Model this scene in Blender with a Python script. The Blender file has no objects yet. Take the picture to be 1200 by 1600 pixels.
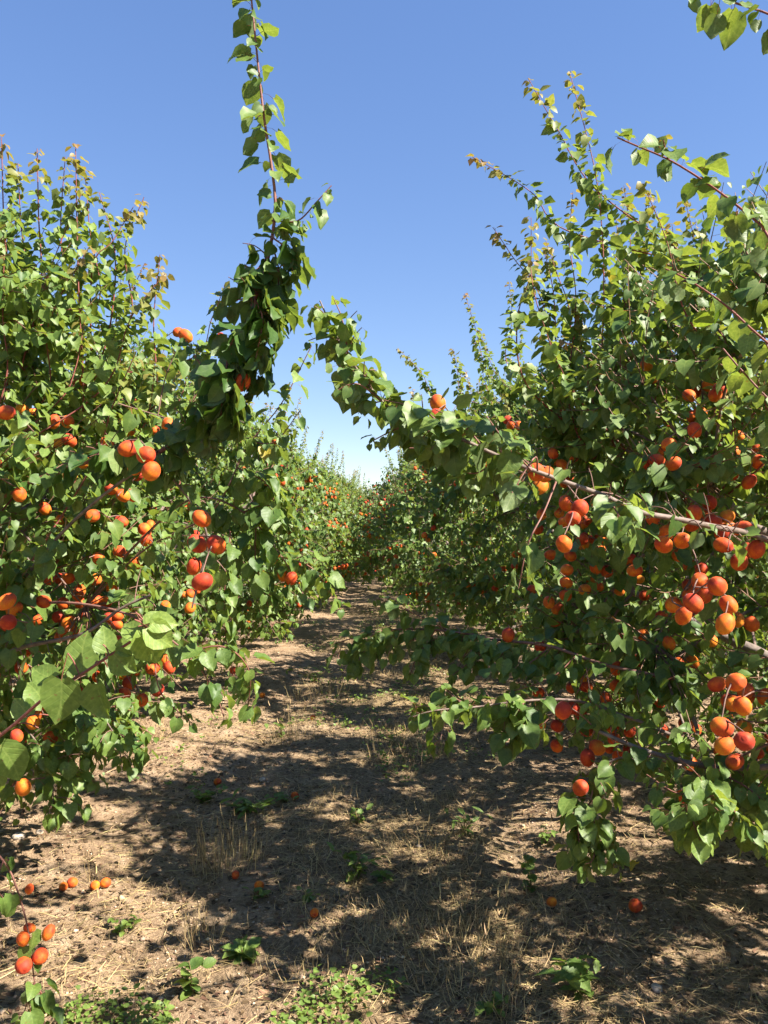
import bpy, math, random
import numpy as np
from mathutils import Matrix, Vector, Quaternion

# ------------------------------------------------------------------ camera, sky, sun, exposure
scene = bpy.context.scene
COL = scene.collection
F = 1240.0                      # focal length in photograph pixels (1200 x 1600)
CAM = np.array([0.0, 0.0, 1.6])
cd = bpy.data.cameras.new('camera')
cd.sensor_fit = 'VERTICAL'; cd.sensor_height = 36.0; cd.lens = 36.0 * F / 1600.0
cd.clip_start = 0.05; cd.clip_end = 3000
cam = bpy.data.objects.new('camera', cd); COL.objects.link(cam)
cam.location = CAM
cam.rotation_euler = (math.radians(90) + 12 / F, 0, 10 / F)
scene.camera = cam
CR = np.array(cam.rotation_euler.to_matrix())

SUN_AZ = np.array([0.92, -0.3919]); SUN_EL = math.radians(46)
SUN_DIR = np.array([SUN_AZ[0] * math.cos(SUN_EL), SUN_AZ[1] * math.cos(SUN_EL), math.sin(SUN_EL)])
world = bpy.data.worlds.new('World'); scene.world = world; world.use_nodes = True
wn = world.node_tree; bg = wn.nodes['Background']
sky = wn.nodes.new('ShaderNodeTexSky'); sky.sky_type = 'NISHITA'; sky.sun_disc = False
sky.sun_elevation = SUN_EL
sky.sun_rotation = math.atan2(SUN_AZ[0], SUN_AZ[1])      # measured from +Y towards +X
sky.altitude = 200; sky.air_density = 1.0; sky.dust_density = 0.0; sky.ozone_density = 3.0
gam = wn.nodes.new('ShaderNodeGamma'); gam.inputs[1].default_value = .62
hsv = wn.nodes.new('ShaderNodeHueSaturation'); hsv.inputs['Saturation'].default_value = 1.44; hsv.inputs['Hue'].default_value = .516
wn.links.new(sky.outputs[0], gam.inputs[0]); wn.links.new(gam.outputs[0], hsv.inputs['Color']); wn.links.new(hsv.outputs[0], bg.inputs['Color']); bg.inputs['Strength'].default_value = 0.113
sd = bpy.data.lights.new('sun', 'SUN'); sd.energy = 5.0; sd.angle = math.radians(0.53); sd.color = (1.0, 0.93, 0.82)
sun = bpy.data.objects.new('sun', sd); COL.objects.link(sun); sun.location = (6, -6, 9)
sun.rotation_euler = Vector(-SUN_DIR).to_track_quat('-Z', 'Y').to_euler()
scene.view_settings.view_transform = 'Standard'; scene.view_settings.look = 'None'
scene.view_settings.exposure = 1.7; scene.view_settings.gamma = 1.0
scene.view_settings.use_curve_mapping = False
scene.render.engine = 'CYCLES'
cy = scene.cycles
cy.max_bounces = 5; cy.diffuse_bounces = 1; cy.glossy_bounces = 2; cy.transmission_bounces = 4; cy.transparent_max_bounces = 4
cy.use_denoising = True; cy.use_adaptive_sampling = True; cy.adaptive_threshold = 0.02
cy.caustics_reflective = False; cy.caustics_refractive = False

# ------------------------------------------------------------------ helpers
rng = np.random.default_rng(11)
random.seed(5)
UP = np.array([0, 0, 1.0])

def P(px, py, d):
    """point in the place seen at photograph pixel px, py and standing d metres ahead"""
    v = CR @ np.array([(px - 600) / F, -(py - 800) / F, -1.0])
    return CAM + v * (d / v[1])

def project(p):
    q = (np.asarray(p) - CAM) @ CR
    z = np.maximum(-q[..., 2], 1e-3)
    return 600 + F * q[..., 0] / z, 800 - F * q[..., 1] / z, -q[..., 2]

def nrm(v):
    v = np.asarray(v, float)
    return v / np.maximum(np.linalg.norm(v, axis=-1, keepdims=True), 1e-9)

def vnoise(x, y, s=0):
    x = np.asarray(x, float); y = np.asarray(y, float)
    xi = np.floor(x); yi = np.floor(y); fx = x - xi; fy = y - yi
    fx = fx * fx * (3 - 2 * fx); fy = fy * fy * (3 - 2 * fy)
    def h(a, b):
        t = np.sin(a * 127.1 + b * 311.7 + s * 74.7) * 43758.5453
        return t - np.floor(t)
    return (h(xi, yi) * (1 - fx) + h(xi + 1, yi) * fx) * (1 - fy) + (h(xi, yi + 1) * (1 - fx) + h(xi + 1, yi + 1) * fx) * fy

def ground_z(x, y):
    x = np.asarray(x, float); y = np.asarray(y, float)
    f = np.clip(1.3 - np.hypot(x, y - 4) / 40, 0, 1)
    z = (vnoise(x * 0.9, y * 0.9, 1) - .5) * .07 + (vnoise(x * 3.1, y * 3.1, 2) - .5) * .045 - .03 * np.exp(-((np.abs(x + .15) - .75) / .16) ** 2)
    lump = np.clip(np.abs(x) - 1.0, 0, 1)          # clods along the tree rows
    z = z + (vnoise(x * 9, y * 9, 3) - .5) * (.012 + .022 * lump) + (vnoise(x * 21, y * 21, 4) - .5) * (.005 + .012 * lump)
    return z * f

def obj(name, data, parent=None, **props):
    o = bpy.data.objects.new(name, data); COL.objects.link(o)
    if parent is not None: o.parent = parent
    for k, v in props.items(): o[k] = v
    return o

def build_mesh(name, V, Fc, mat, smooth=True, attrs=None):
    V = np.asarray(V, np.float32); Fc = np.asarray(Fc, np.int32)
    me = bpy.data.meshes.new(name)
    me.vertices.add(len(V)); me.vertices.foreach_set('co', V.ravel())
    m, k = Fc.shape
    me.loops.add(m * k); me.loops.foreach_set('vertex_index', Fc.ravel())
    me.polygons.add(m); me.polygons.foreach_set('loop_start', np.arange(0, m * k, k, dtype=np.int32))
    me.update(calc_edges=True)
    if smooth: me.polygons.foreach_set('use_smooth', np.ones(m, bool))
    for an, (ty, arr) in (attrs or {}).items():
        a = me.attributes.new(an, ty, 'POINT')
        a.data.foreach_set('color' if ty == 'FLOAT_COLOR' else 'vector', np.asarray(arr, np.float32).ravel())
    if mat: me.materials.append(mat)
    me.validate()
    return me

def spline(pts, n):
    """Catmull-Rom through pts, n samples, near even spacing"""
    p = np.asarray(pts, float)
    p = np.vstack([2 * p[0] - p[1], p, 2 * p[-1] - p[-2]])
    out = []
    m = len(p) - 3
    t = np.linspace(0, m, n)
    i = np.minimum(t.astype(int), m - 1); u = (t - i)[:, None]
    a, b, c, d = p[i], p[i + 1], p[i + 2], p[i + 3]
    q = .5 * (2 * b + (c - a) * u + (2 * a - 5 * b + 4 * c - d) * u ** 2 + (3 * b - a - 3 * c + d) * u ** 3)
    s = np.concatenate([[0], np.cumsum(np.linalg.norm(np.diff(q, axis=0), axis=1))])
    tt = np.linspace(0, s[-1], n)
    return np.stack([np.interp(tt, s, q[:, k]) for k in range(3)], 1)

class Tubes:
    def __init__(self): self.V = []; self.F = []; self.C = []; self.n = 0
    def add(self, path, r0, r1=None, sides=5, tint=(0, 0, 0, 1), rad=None):
        path = np.asarray(path, float); n = len(path)
        r = np.asarray(rad) if rad is not None else np.linspace(r0, r1, n)
        T = nrm(np.gradient(path, axis=0))
        ref = np.array([0.31, 0.17, 0.93]) if abs(T[0, 2]) < .9 else np.array([1.0, .2, 0])
        A = nrm(np.cross(T, ref)); B = np.cross(T, A)
        ang = np.arange(sides) * 2 * math.pi / sides
        V = path[:, None] + r[:, None, None] * (np.cos(ang)[None, :, None] * A[:, None] + np.sin(ang)[None, :, None] * B[:, None])
        i, j = np.meshgrid(np.arange(n - 1), np.arange(sides), indexing='ij')
        a = i * sides + j; b = i * sides + (j + 1) % sides
        Q = np.stack([a, b, b + sides, a + sides], -1).reshape(-1, 4)
        self.V.append(V.reshape(-1, 3)); self.F.append(Q + self.n); self.n += n * sides
        self.C.append(np.tile(np.asarray(tint, float), (n * sides, 1)))
        return self
    def mesh(self, name, mat):
        return build_mesh(name, np.vstack(self.V), np.vstack(self.F), mat, True, {'tint': ('FLOAT_COLOR', np.vstack(self.C))})

# ------------------------------------------------------------------ materials
def new_mat(name):
    m = bpy.data.materials.new(name); m.use_nodes = True
    nt = m.node_tree
    return m, nt, nt.nodes['Principled BSDF'], nt.nodes['Material Output']
def N(nt, t, **kw):
    n = nt.nodes.new(t)
    for k, v in kw.items(): setattr(n, k, v)
    return n
def mixc(nt, fac, a, b, mode='MIX'):
    n = N(nt, 'ShaderNodeMix', data_type='RGBA', blend_type=mode)
    for s, v in ((n.inputs[0], fac), (n.inputs[6], a), (n.inputs[7], b)):
        if hasattr(v, 'links'): nt.links.new(v, s)
        elif isinstance(v, (int, float)): s.default_value = v
        else: s.default_value = (*v, 1)
    return n.outputs[2]
def math_n(nt, op, a, b=None, clamp=False):
    n = N(nt, 'ShaderNodeMath', operation=op, use_clamp=clamp)
    for s, v in ((n.inputs[0], a), (n.inputs[1], b)):
        if v is None: continue
        if hasattr(v, 'links'): nt.links.new(v, s)
        else: s.default_value = v
    return n.outputs[0]
def noise(nt, scale, detail=3, vec=None, rough=.55):
    n = N(nt, 'ShaderNodeTexNoise'); n.inputs['Scale'].default_value = scale; n.inputs['Detail'].default_value = detail
    n.inputs['Roughness'].default_value = rough
    if vec is not None: nt.links.new(vec, n.inputs['Vector'])
    return n.outputs['Fac']
def ramp(nt, fac, stops):
    n = N(nt, 'ShaderNodeValToRGB'); nt.links.new(fac, n.inputs[0])
    e = n.color_ramp.elements
    while len(e) < len(stops): e.new(.5)
    for k, (p, c) in enumerate(stops): e[k].position = p; e[k].color = (*c, 1)
    return n.outputs[0]
def bump(nt, b, height, strength, dist=.01):
    n = N(nt, 'ShaderNodeBump'); n.inputs['Strength'].default_value = strength; n.inputs['Distance'].default_value = dist
    nt.links.new(height, n.inputs['Height']); nt.links.new(n.outputs[0], b.inputs['Normal'])

def leaf_material(name, source):
    m, nt, b, out = new_mat(name)
    if source == 'object':
        oi = N(nt, 'ShaderNodeObjectInfo'); col, yel = oi.outputs['Color'], oi.outputs['Alpha']
    else:
        at = N(nt, 'ShaderNodeAttribute', attribute_name='tint'); col, yel = at.outputs['Color'], at.outputs['Alpha']
    sp = N(nt, 'ShaderNodeSeparateColor'); nt.links.new(col, sp.inputs[0])
    rnd, young, bronze = sp.outputs[0], sp.outputs[1], sp.outputs[2]
    lc = N(nt, 'ShaderNodeAttribute', attribute_name='lco')
    xyz = N(nt, 'ShaderNodeSeparateXYZ'); nt.links.new(lc.outputs['Vector'], xyz.inputs[0])
    x, y = xyz.outputs[0], xyz.outputs[1]
    ax = math_n(nt, 'ABSOLUTE', x)
    c = mixc(nt, rnd, (.050, .108, .021), (.160, .238, .050))
    c = mixc(nt, young, c, (.20, .285, .055))
    c = mixc(nt, bronze, c, (.30, .095, .05))
    c = mixc(nt, yel, c, (.50, .36, .03))
    geo = N(nt, 'ShaderNodeNewGeometry')
    under = mixc(nt, .45, c, (.17, .22, .11))
    c = mixc(nt, geo.outputs['Backfacing'], c, under)
    # veins: midrib and side veins from the blade's own coordinates
    mid = math_n(nt, 'LESS_THAN', ax, .018)
    sv = math_n(nt, 'MULTIPLY', math_n(nt, 'SUBTRACT', y, math_n(nt, 'MULTIPLY', ax, .75)), 36.0)
    sv = math_n(nt, 'POWER', math_n(nt, 'ADD', math_n(nt, 'MULTIPLY', math_n(nt, 'SINE', sv), .5), .5), 14.0)
    vein = math_n(nt, 'MAXIMUM', mid, math_n(nt, 'MULTIPLY', sv, .55))
    lit = mixc(nt, 1.0, c, (1.7, 1.45, 1.9), 'MULTIPLY')
    c = mixc(nt, math_n(nt, 'MULTIPLY', vein, .45), c, lit)
    tc = N(nt, 'ShaderNodeTexCoord')
    blot = noise(nt, 9.0 if source == 'object' else 60.0, 3, tc.outputs['Object'])
    c = mixc(nt, 1.0, c, ramp(nt, blot, [(.3, (.72, .76, .7)), (.7, (1.2, 1.15, 1.15))]), 'MULTIPLY')
    spot = math_n(nt, 'GREATER_THAN', noise(nt, 5.5 if source == 'object' else 95.0, 2, tc.outputs['Object']), .715)
    c = mixc(nt, math_n(nt, 'MULTIPLY', spot, .75), c, (.16, .10, .035))
    pet = math_n(nt, 'LESS_THAN', y, -.5)
    c = mixc(nt, pet, c, (.24, .09, .05))
    nt.links.new(c, b.inputs['Base Color'])
    b.inputs['Roughness'].default_value = .5; b.inputs['Specular IOR Level'].default_value = .42
    if source == 'object': bump(nt, b, math_n(nt, 'SUBTRACT', 1.0, vein), .25, .002)
    tr = N(nt, 'ShaderNodeBsdfTranslucent')
    tcx = mixc(nt, 1.0, c, (2.3, 2.1, .7), 'MULTIPLY'); nt.links.new(tcx, tr.inputs[0])
    mx = N(nt, 'ShaderNodeMixShader'); mx.inputs[0].default_value = .32
    nt.links.new(b.outputs[0], mx.inputs[1]); nt.links.new(tr.outputs[0], mx.inputs[2]); nt.links.new(mx.outputs[0], out.inputs[0])
    return m
M_LEAF = leaf_material('leaf_blade', 'object')
M_FOL = leaf_material('leaf_mass', 'attr')

def bark_material(name, c0, c1, scale, st=.6):
    m, nt, b, out = new_mat(name)
    tc = N(nt, 'ShaderNodeTexCoord'); mp = N(nt, 'ShaderNodeMapping'); nt.links.new(tc.outputs['Object'], mp.inputs[0])
    f = noise(nt, scale, 5, mp.outputs[0])
    c = ramp(nt, f, [(.3, c0), (.7, c1)])
    at = N(nt, 'ShaderNodeAttribute', attribute_name='tint')
    sp = N(nt, 'ShaderNodeSeparateColor'); nt.links.new(at.outputs['Color'], sp.inputs[0])
    c = mixc(nt, sp.outputs[0], c, (.23, .055, .045))        # young red wood
    c = mixc(nt, sp.outputs[1], c, (.20, .16, .05))          # green wood
    nt.links.new(c, b.inputs['Base Color']); b.inputs['Roughness'].default_value = .7
    bump(nt, b, f, st, .006)
    return m
M_BARK = bark_material('bark', (.075, .052, .042), (.24, .185, .155), 26)
M_TWIG = bark_material('twig_bark', (.10, .05, .04), (.23, .13, .10), 60, .3)

def fruit_material(name):
    m, nt, b, out = new_mat(name)
    at = N(nt, 'ShaderNodeAttribute', attribute_name='lco')
    oi = N(nt, 'ShaderNodeObjectInfo')
    ad = N(nt, 'ShaderNodeVectorMath', operation='ADD'); nt.links.new(at.outputs['Vector'], ad.inputs[0]); nt.links.new(oi.outputs['Location'], ad.inputs[1])
    f = noise(nt, 1.1, 3, ad.outputs[0])
    sp = N(nt, 'ShaderNodeSeparateXYZ'); nt.links.new(at.outputs['Vector'], sp.inputs[0])
    v = math_n(nt, 'ADD', math_n(nt, 'MULTIPLY', sp.outputs[2], .16), f)
    v = math_n(nt, 'ADD', v, math_n(nt, 'MULTIPLY', math_n(nt, 'SUBTRACT', oi.outputs['Random'], .42), .4))
    c = ramp(nt, v, [(.16, (.70, .255, .020)), (.38, (.67, .155, .017)), (.58, (.57, .085, .017)), (.80, (.40, .040, .018))])
    fine = noise(nt, 26, 2, ad.outputs[0])
    c = mixc(nt, 1.0, c, ramp(nt, fine, [(.33, (.72, .66, .62)), (.5, (1, 1, 1)), (.68, (1.12, 1.18, 1.15))]), 'MULTIPLY')
    nt.links.new(c, b.inputs['Base Color']); b.inputs['Roughness'].default_value = .62
    b.inputs['Specular IOR Level'].default_value = .22
    b.inputs['Sheen Weight'].default_value = .06; b.inputs['Sheen Roughness'].default_value = .4
    b.inputs['Subsurface Weight'].default_value = 0
    return m
M_FRUIT = fruit_material('apricot_skin')

def simple(name, col, rough=.8, var=.25, scale=30):
    m, nt, b, out = new_mat(name)
    tc = N(nt, 'ShaderNodeTexCoord')
    f = noise(nt, scale, 4, tc.outputs['Object'])
    lo = tuple(k * (1 - var) for k in col); hi = tuple(min(1, k * (1 + var)) for k in col)
    nt.links.new(ramp(nt, f, [(.3, lo), (.7, hi)]), b.inputs['Base Color']); b.inputs['Roughness'].default_value = rough
    return m
def attr_mat(name, rough=.8, transl=0):
    m, nt, b, out = new_mat(name)
    at = N(nt, 'ShaderNodeAttribute', attribute_name='tint'); nt.links.new(at.outputs['Color'], b.inputs['Base Color'])
    b.inputs['Roughness'].default_value = rough
    b.inputs['Specular IOR Level'].default_value = .3
    if transl:
        tr = N(nt, 'ShaderNodeBsdfTranslucent'); nt.links.new(at.outputs['Color'], tr.inputs[0])
        mx = N(nt, 'ShaderNodeMixShader'); mx.inputs[0].default_value = transl
        nt.links.new(b.outputs[0], mx.inputs[1]); nt.links.new(tr.outputs[0], mx.inputs[2]); nt.links.new(mx.outputs[0], out.inputs[0])
    return m
M_STRAW = attr_mat('dry_straw', .65, .2)
M_WEED = attr_mat('weed_leaf', .55, .2)
M_PEB = attr_mat('pebble', .9)

def ground_material():
    m, nt, b, out = new_mat('orchard_soil')
    tc = N(nt, 'ShaderNodeTexCoord'); o = tc.outputs['Object']
    big = noise(nt, .9, 4, o); med = noise(nt, 7, 5, o); fine = noise(nt, 55, 5, o, .7); grit = noise(nt, 190, 3, o, .7)
    soil = ramp(nt, med, [(.25, (.20, .132, .080)), (.5, (.36, .250, .158)), (.75, (.53, .395, .265))])
    lit = ramp(nt, fine, [(.3, (.09, .065, .036)), (.5, (.23, .170, .092)), (.72, (.44, .335, .180))])
    sx = N(nt, 'ShaderNodeSeparateXYZ'); nt.links.new(o, sx.inputs[0])
    lane = math_n(nt, 'SUBTRACT', 1.25, math_n(nt, 'ABSOLUTE', math_n(nt, 'SUBTRACT', sx.outputs[0], .15)))   # straw litter gathers in the lane
    fac = math_n(nt, 'ADD', math_n(nt, 'MULTIPLY', lane, .55), math_n(nt, 'MULTIPLY', math_n(nt, 'SUBTRACT', big, .5), 2.2), True)
    c = mixc(nt, fac, soil, lit)
    c = mixc(nt, 1.0, c, ramp(nt, fine, [(.3, (.62, .6, .58)), (.62, (1.15, 1.15, 1.15))]), 'MULTIPLY')
    c = mixc(nt, 1.0, c, ramp(nt, grit, [(.3, (.7, .68, .66)), (.65, (1.15, 1.15, 1.15))]), 'MULTIPLY')
    nt.links.new(c, b.inputs['Base Color']); b.inputs['Roughness'].default_value = .95; b.inputs['Specular IOR Level'].default_value = .15
    hgt = math_n(nt, 'ADD', fine, math_n(nt, 'MULTIPLY', grit, .5))
    bump(nt, b, hgt, .9, .02)
    return m
M_GROUND = ground_material()

# ------------------------------------------------------------------ ground
def axis(lo, hi, step, far, grow=1.22):
    a = list(np.arange(lo, hi + 1e-6, step)); s = step
    b = [a[-1]]
    while b[-1] < far: s *= grow; b.append(b[-1] + s)
    s = step; c = [a[0]]
    while c[-1] > -far: s *= grow; c.append(c[-1] - s)
    return np.array(c[:0:-1] + a + b[1:])
gx = axis(-3.2, 3.2, .035, 900); gy = axis(1.8, 8.0, .035, 900)
X, Y = np.meshgrid(gx, gy, indexing='ij')
V = np.stack([X, Y, ground_z(X, Y)], -1).reshape(-1, 3)
ni, nj = len(gx), len(gy)
i, j = np.meshgrid(np.arange(ni - 1), np.arange(nj - 1), indexing='ij')
a = (i * nj + j).ravel()
obj('ground', build_mesh('ground', V, np.stack([a, a + nj, a + nj + 1, a + 1], 1), M_GROUND), kind='structure',
    label='sunlit sandy orchard soil with dry litter between the tree rows')

# ------------------------------------------------------------------ leaf shapes
def prism(path, r):
    """three-sided petiole"""
    path = np.asarray(path, float); n = len(path); V = []; Fc = []
    for k, p in enumerate(path):
        for q in range(3):
            an = q * 2.094
            V.append(p + np.array([math.cos(an) * r, 0, math.sin(an) * r]) + np.array([0, math.sin(an) * r * .6, 0]))
    for k in range(n - 1):
        for q in range(3):
            a, b = k * 3 + q, k * 3 + (q + 1) % 3
            Fc += [(a, b, b + 3), (a, b + 3, a + 3)]
    return V, Fc
PET = np.array([0, -.46, -.34])          # foot of the petiole in blade units (blade length 1)

def leaf_template(lod, seed):
    r = random.Random(seed)
    fold = r.uniform(.08, .62); curl = r.uniform(-.08, .42); wav = r.uniform(.02, .07); tw = r.uniform(-.4, .4); bend = r.uniform(-.08, .08)
    wmax = r.uniform(.42, .50)
    if lod == 'fine':
        rows = [(0, .40), (.13, .82), (.32, 1.0), (.54, .88), (.74, .56), (.89, .22)]; cols = [-1, -.5, 0, .5, 1]
    elif lod == 'mid':
        rows = [(0.0, .55), (.33, 1.0), (.70, .62)]; cols = [-1, 0, 1]
    elif lod == 'low':
        rows = [(.04, .62), (.42, 1.0)]; cols = [-1, 0, 1]
    else:
        rows = [(.36, 1.0)]; cols = [-1, 0, 1]
    V = []; Fc = []; L = []
    def put(x, y, c):
        z = fold * abs(x) - curl * y * y + (wav * math.sin(11 * y + 3 * c + seed) * abs(c) if lod == 'fine' else 0) + tw * x * y
        V.append((x + bend * math.sin(y * 3), y, z)); L.append((x, y, 0))
    nc = len(cols)
    for ri, (v, w) in enumerate(rows):
        for c in cols:
            y = v - (.11 * abs(c) ** 1.5 * (1 - v * 2.2) if v < .45 else 0)
            put(c * w * wmax, y, c)
    put(0, 1.0, 0); tip = len(V) - 1
    for ri in range(len(rows) - 1):
        for k in range(nc - 1):
            a = ri * nc + k
            Fc += [(a, a + 1, a + 1 + nc), (a, a + 1 + nc, a + nc)]
    b0 = (len(rows) - 1) * nc
    for k in range(nc - 1): Fc.append((b0 + k, b0 + k + 1, tip))
    if lod == 'far':
        put(0, 0, 0)
        Fc += [(3 + 1, 1, 0), (3 + 1, 2, 1)]
    elif lod != 'low':
        path = [PET, PET * .45 + np.array([0, -.02, .06]), np.array([0, .01, 0])]
        if lod == 'fine': PV, PF = prism(path, .013)
        else:
            PV = []; PF = []
            for p in path[::2]: PV += [p + np.array([-.013, 0, 0]), p + np.array([.013, 0, 0])]
            PF = [(0, 1, 3), (0, 3, 2)]
        o = len(V)
        for p in PV: V.append(tuple(p)); L.append((0, -1, 0))
        Fc += [tuple(q + o for q in f) for f in PF]
    V = np.array(V, float) - (PET if lod in ('fine', 'mid') else np.array([0, -.3, -.2]))
    return V, np.array(Fc), np.array(L, float)
NVAR = 9
TPL = {l: [leaf_template(l, 3 + 7 * k) for k in range(NVAR)] for l in ('fine', 'mid', 'low', 'far')}
FINE = [build_mesh('leaf', V, Fc, M_LEAF, True, {'lco': ('FLOAT_VECTOR', L)}) for V, Fc, L in TPL['fine']]

class Leaves:
    """rows: foot point, blade axis, normal, length, tint"""
    def __init__(self): self.p = []; self.a = []; self.n = []; self.s = []; self.t = []
    def add(self, p, a, n, s, t): self.p.append(p); self.a.append(a); self.n.append(n); self.s.append(s); self.t.append(t)
    def arrays(self):
        return [np.concatenate(k) for k in (self.p, self.a, self.n, self.s, self.t)] if self.p else None

def frames(a, n):
    a = nrm(a); n = nrm(n - a * np.sum(a * n, -1, keepdims=True))
    return np.stack([np.cross(a, n), a, n], -1)          # columns x, y, z

LODS = ['fine', 'mid', 'low', 'far']
def leaf_mesh(name, arr, lod, rg):
    p, a, n, s, t = arr
    R = frames(a, n); var = rg.integers(0, NVAR, len(p))
    lods = np.full(len(p), LODS.index(lod)) if isinstance(lod, str) else lod
    Vs, Fs, Ls, Ts = [], [], [], []; off = 0
    for li in np.unique(lods):
        for k in range(NVAR):
            m = (var == k) & (lods == li)
            if not m.any(): continue
            V, Fc, L = TPL[LODS[li]][k]; c = m.sum()
            W = p[m][:, None] + s[m][:, None, None] * np.einsum('nij,vj->nvi', R[m], V)
            Vs.append(W.reshape(-1, 3)); Fs.append((Fc[None] + (np.arange(c) * len(V))[:, None, None]).reshape(-1, 3) + off)
            Ls.append(np.tile(L, (c, 1))); Ts.append(np.repeat(t[m], len(V), 0)); off += c * len(V)
    return build_mesh(name, np.vstack(Vs), np.vstack(Fs), M_FOL, True,
                      {'lco': ('FLOAT_VECTOR', np.vstack(Ls)), 'tint': ('FLOAT_COLOR', np.vstack(Ts))})

def leaf_objects(arr, parent, rg):
    p, a, n, s, t = arr
    R = frames(a, n)
    for k in range(len(p)):
        o = obj('leaf', FINE[int(rg.integers(0, NVAR))], parent)
        M = Matrix(R[k].tolist()).to_4x4(); M = Matrix.Translation(p[k]) @ M @ Matrix.Scale(float(s[k]), 4)
        o.matrix_basis = M; o.color = tuple(float(q) for q in t[k])

def shoot_leaves(LV, path, rg, spacing, size, t0=.12, centre=None, face=None, young=.0, bronze=0., tipsmall=.55, droop=1.0, jitter=1.0, per=1, tint_shift=0.):
    """leaves set spirally along a shoot, hanging from petioles"""
    seg = np.linalg.norm(np.diff(path, axis=0), axis=1); S = np.concatenate([[0], np.cumsum(seg)])
    n = max(2, int(S[-1] * (1 - t0) / spacing)) * per
    u = np.linspace(t0, 1, n) + rg.normal(0, .9 * (1 - t0) / n, n); u = np.clip(u, 0, 1)
    q = np.stack([np.interp(u * S[-1], S, path[:, k]) for k in range(3)], 1)
    T = nrm(np.gradient(path, axis=0)); t = nrm(np.stack([np.interp(u * S[-1], S, T[:, k]) for k in range(3)], 1))
    ang = np.arange(n) * 2.39996 + rg.uniform(0, 6.28) + rg.normal(0, .4, n)
    A = nrm(np.cross(t, np.array([.3, .5, .8]))); B = np.cross(t, A)
    r = np.cos(ang)[:, None] * A + np.sin(ang)[:, None] * B
    g = np.array([0, 0, -1.0])
    ax = .55 * r + .25 * t + g * (.75 * droop) + rg.normal(0, .30 * jitter, (n, 3))
    out = np.zeros((n, 3))
    if centre is not None: out = nrm(q - centre)
    nn = .75 * r + .45 * UP + .35 * out + .45 * SUN_DIR + rg.normal(0, .42 * jitter, (n, 3))
    if face is not None: nn = nn * .45 + np.asarray(face, float)
    s = size * rg.uniform(.5, 1.28, n) * (1 - tipsmall * np.clip((u - .6) / .4, 0, 1) ** 1.5)
    tip = np.clip((u - .55) / .45, 0, 1)
    tt = np.stack([np.clip(rg.beta(2, 2, n) + tint_shift, 0, 1), np.clip(young * (.35 + .65 * tip) + rg.normal(0, .08, n), 0, 1) * (young > 0),
                   np.clip(bronze * np.clip((u - .76) / .24, 0, 1) + rg.normal(0, .03, n), 0, .9) * (bronze > 0), np.where(rg.random(n) < .0003, .6, 0.)], 1)
    LV.add(q, ax, nn, s, tt)

# ------------------------------------------------------------------ apricot shape
def apricot_template(nu=16, nv=10):
    V = []; Fc = []
    for k in range(1, nv):
        th = math.pi * k / nv
        for q in range(nu):
            ph = 2 * math.pi * q / nu
            g = 1 - .075 * math.exp(-(min(ph, 2 * math.pi - ph) / .30) ** 2) * math.sin(th)      # the suture
            V.append((math.sin(th) * math.cos(ph) * g * .95, math.sin(th) * math.sin(ph) * g, math.cos(th) * 1.06))
    V += [(0, 0, .86), (0, 0, -1.05)]
    t, bt = len(V) - 2, len(V) - 1
    for k in range(nv - 2):
        for q in range(nu):
            a, b = k * nu + q, k * nu + (q + 1) % nu
            Fc += [(a, a + nu, b + nu), (a, b + nu, b)]
    for q in range(nu):
        Fc += [(t, q, (q + 1) % nu), (bt, (nv - 2) * nu + (q + 1) % nu, (nv - 2) * nu + q)]
    return np.array(V), np.array(Fc)
AV, AF = apricot_template()
APRICOT = build_mesh('apricot', AV, AF, M_FRUIT, True, {'lco': ('FLOAT_VECTOR', AV)})
AVs, AFs = apricot_template(8, 6)
def apricot(parent, p, diam, rg, name='apricot'):
    o = obj(name, APRICOT, parent)
    o.location = tuple(p); s = diam / 2
    o.scale = (s * rg.uniform(.92, 1.0), s * rg.uniform(.94, 1.03), s * rg.uniform(1.0, 1.13))
    o.rotation_euler = (rg.normal(0, .8), rg.normal(0, .8), rg.uniform(0, 6.28))
    return o
def fruit_mass(pts, rg):
    n = len(pts); W = pts[:, None] + AVs[None] * (.026 * rg.uniform(.85, 1.1, n))[:, None, None]
    Fc = (AFs[None] + (np.arange(n) * len(AVs))[:, None, None]).reshape(-1, 3)
    lco = np.tile(AVs, (n, 1)) + np.repeat(rg.uniform(0, 40, (n, 3)) * np.array([1, 1, 0]), len(AVs), 0)
    return build_mesh('fruit', W.reshape(-1, 3), Fc, M_FRUIT, True, {'lco': ('FLOAT_VECTOR', lco)})

# ------------------------------------------------------------------ tree growth (tree-local coordinates, foot at the origin)
ZC = 1.42
EX = [2.3]                      # how boxy the top of the crown is (2 round, 1.3 pointed)
def env(p, R=1.85, top=1.28, bot=1.12):
    p = np.asarray(p); rho2 = (p[..., 0] ** 2 + p[..., 1] ** 2) / R ** 2
    dz = p[..., 2] - ZC
    v = np.abs(dz) / np.where(dz > 0, top, bot)
    ex = np.where(dz > 0, EX[0], 3.2)
    return (rho2 ** (ex / 2) + v ** ex) ** (1 / ex)

def sample_env(rg, n, lo, hi, R=1.85, power=1.3, top=1.28):
    out = []
    while len(out) < n:
        c = rg.uniform([-R, -R, .24], [R, R, ZC + top], (400, 3)); e = env(c, R, top)
        k = (e > lo) & (e < hi) & (rg.random(400) < (e / hi) ** power)
        out += list(c[k])
    return np.array(out[:n])

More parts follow.
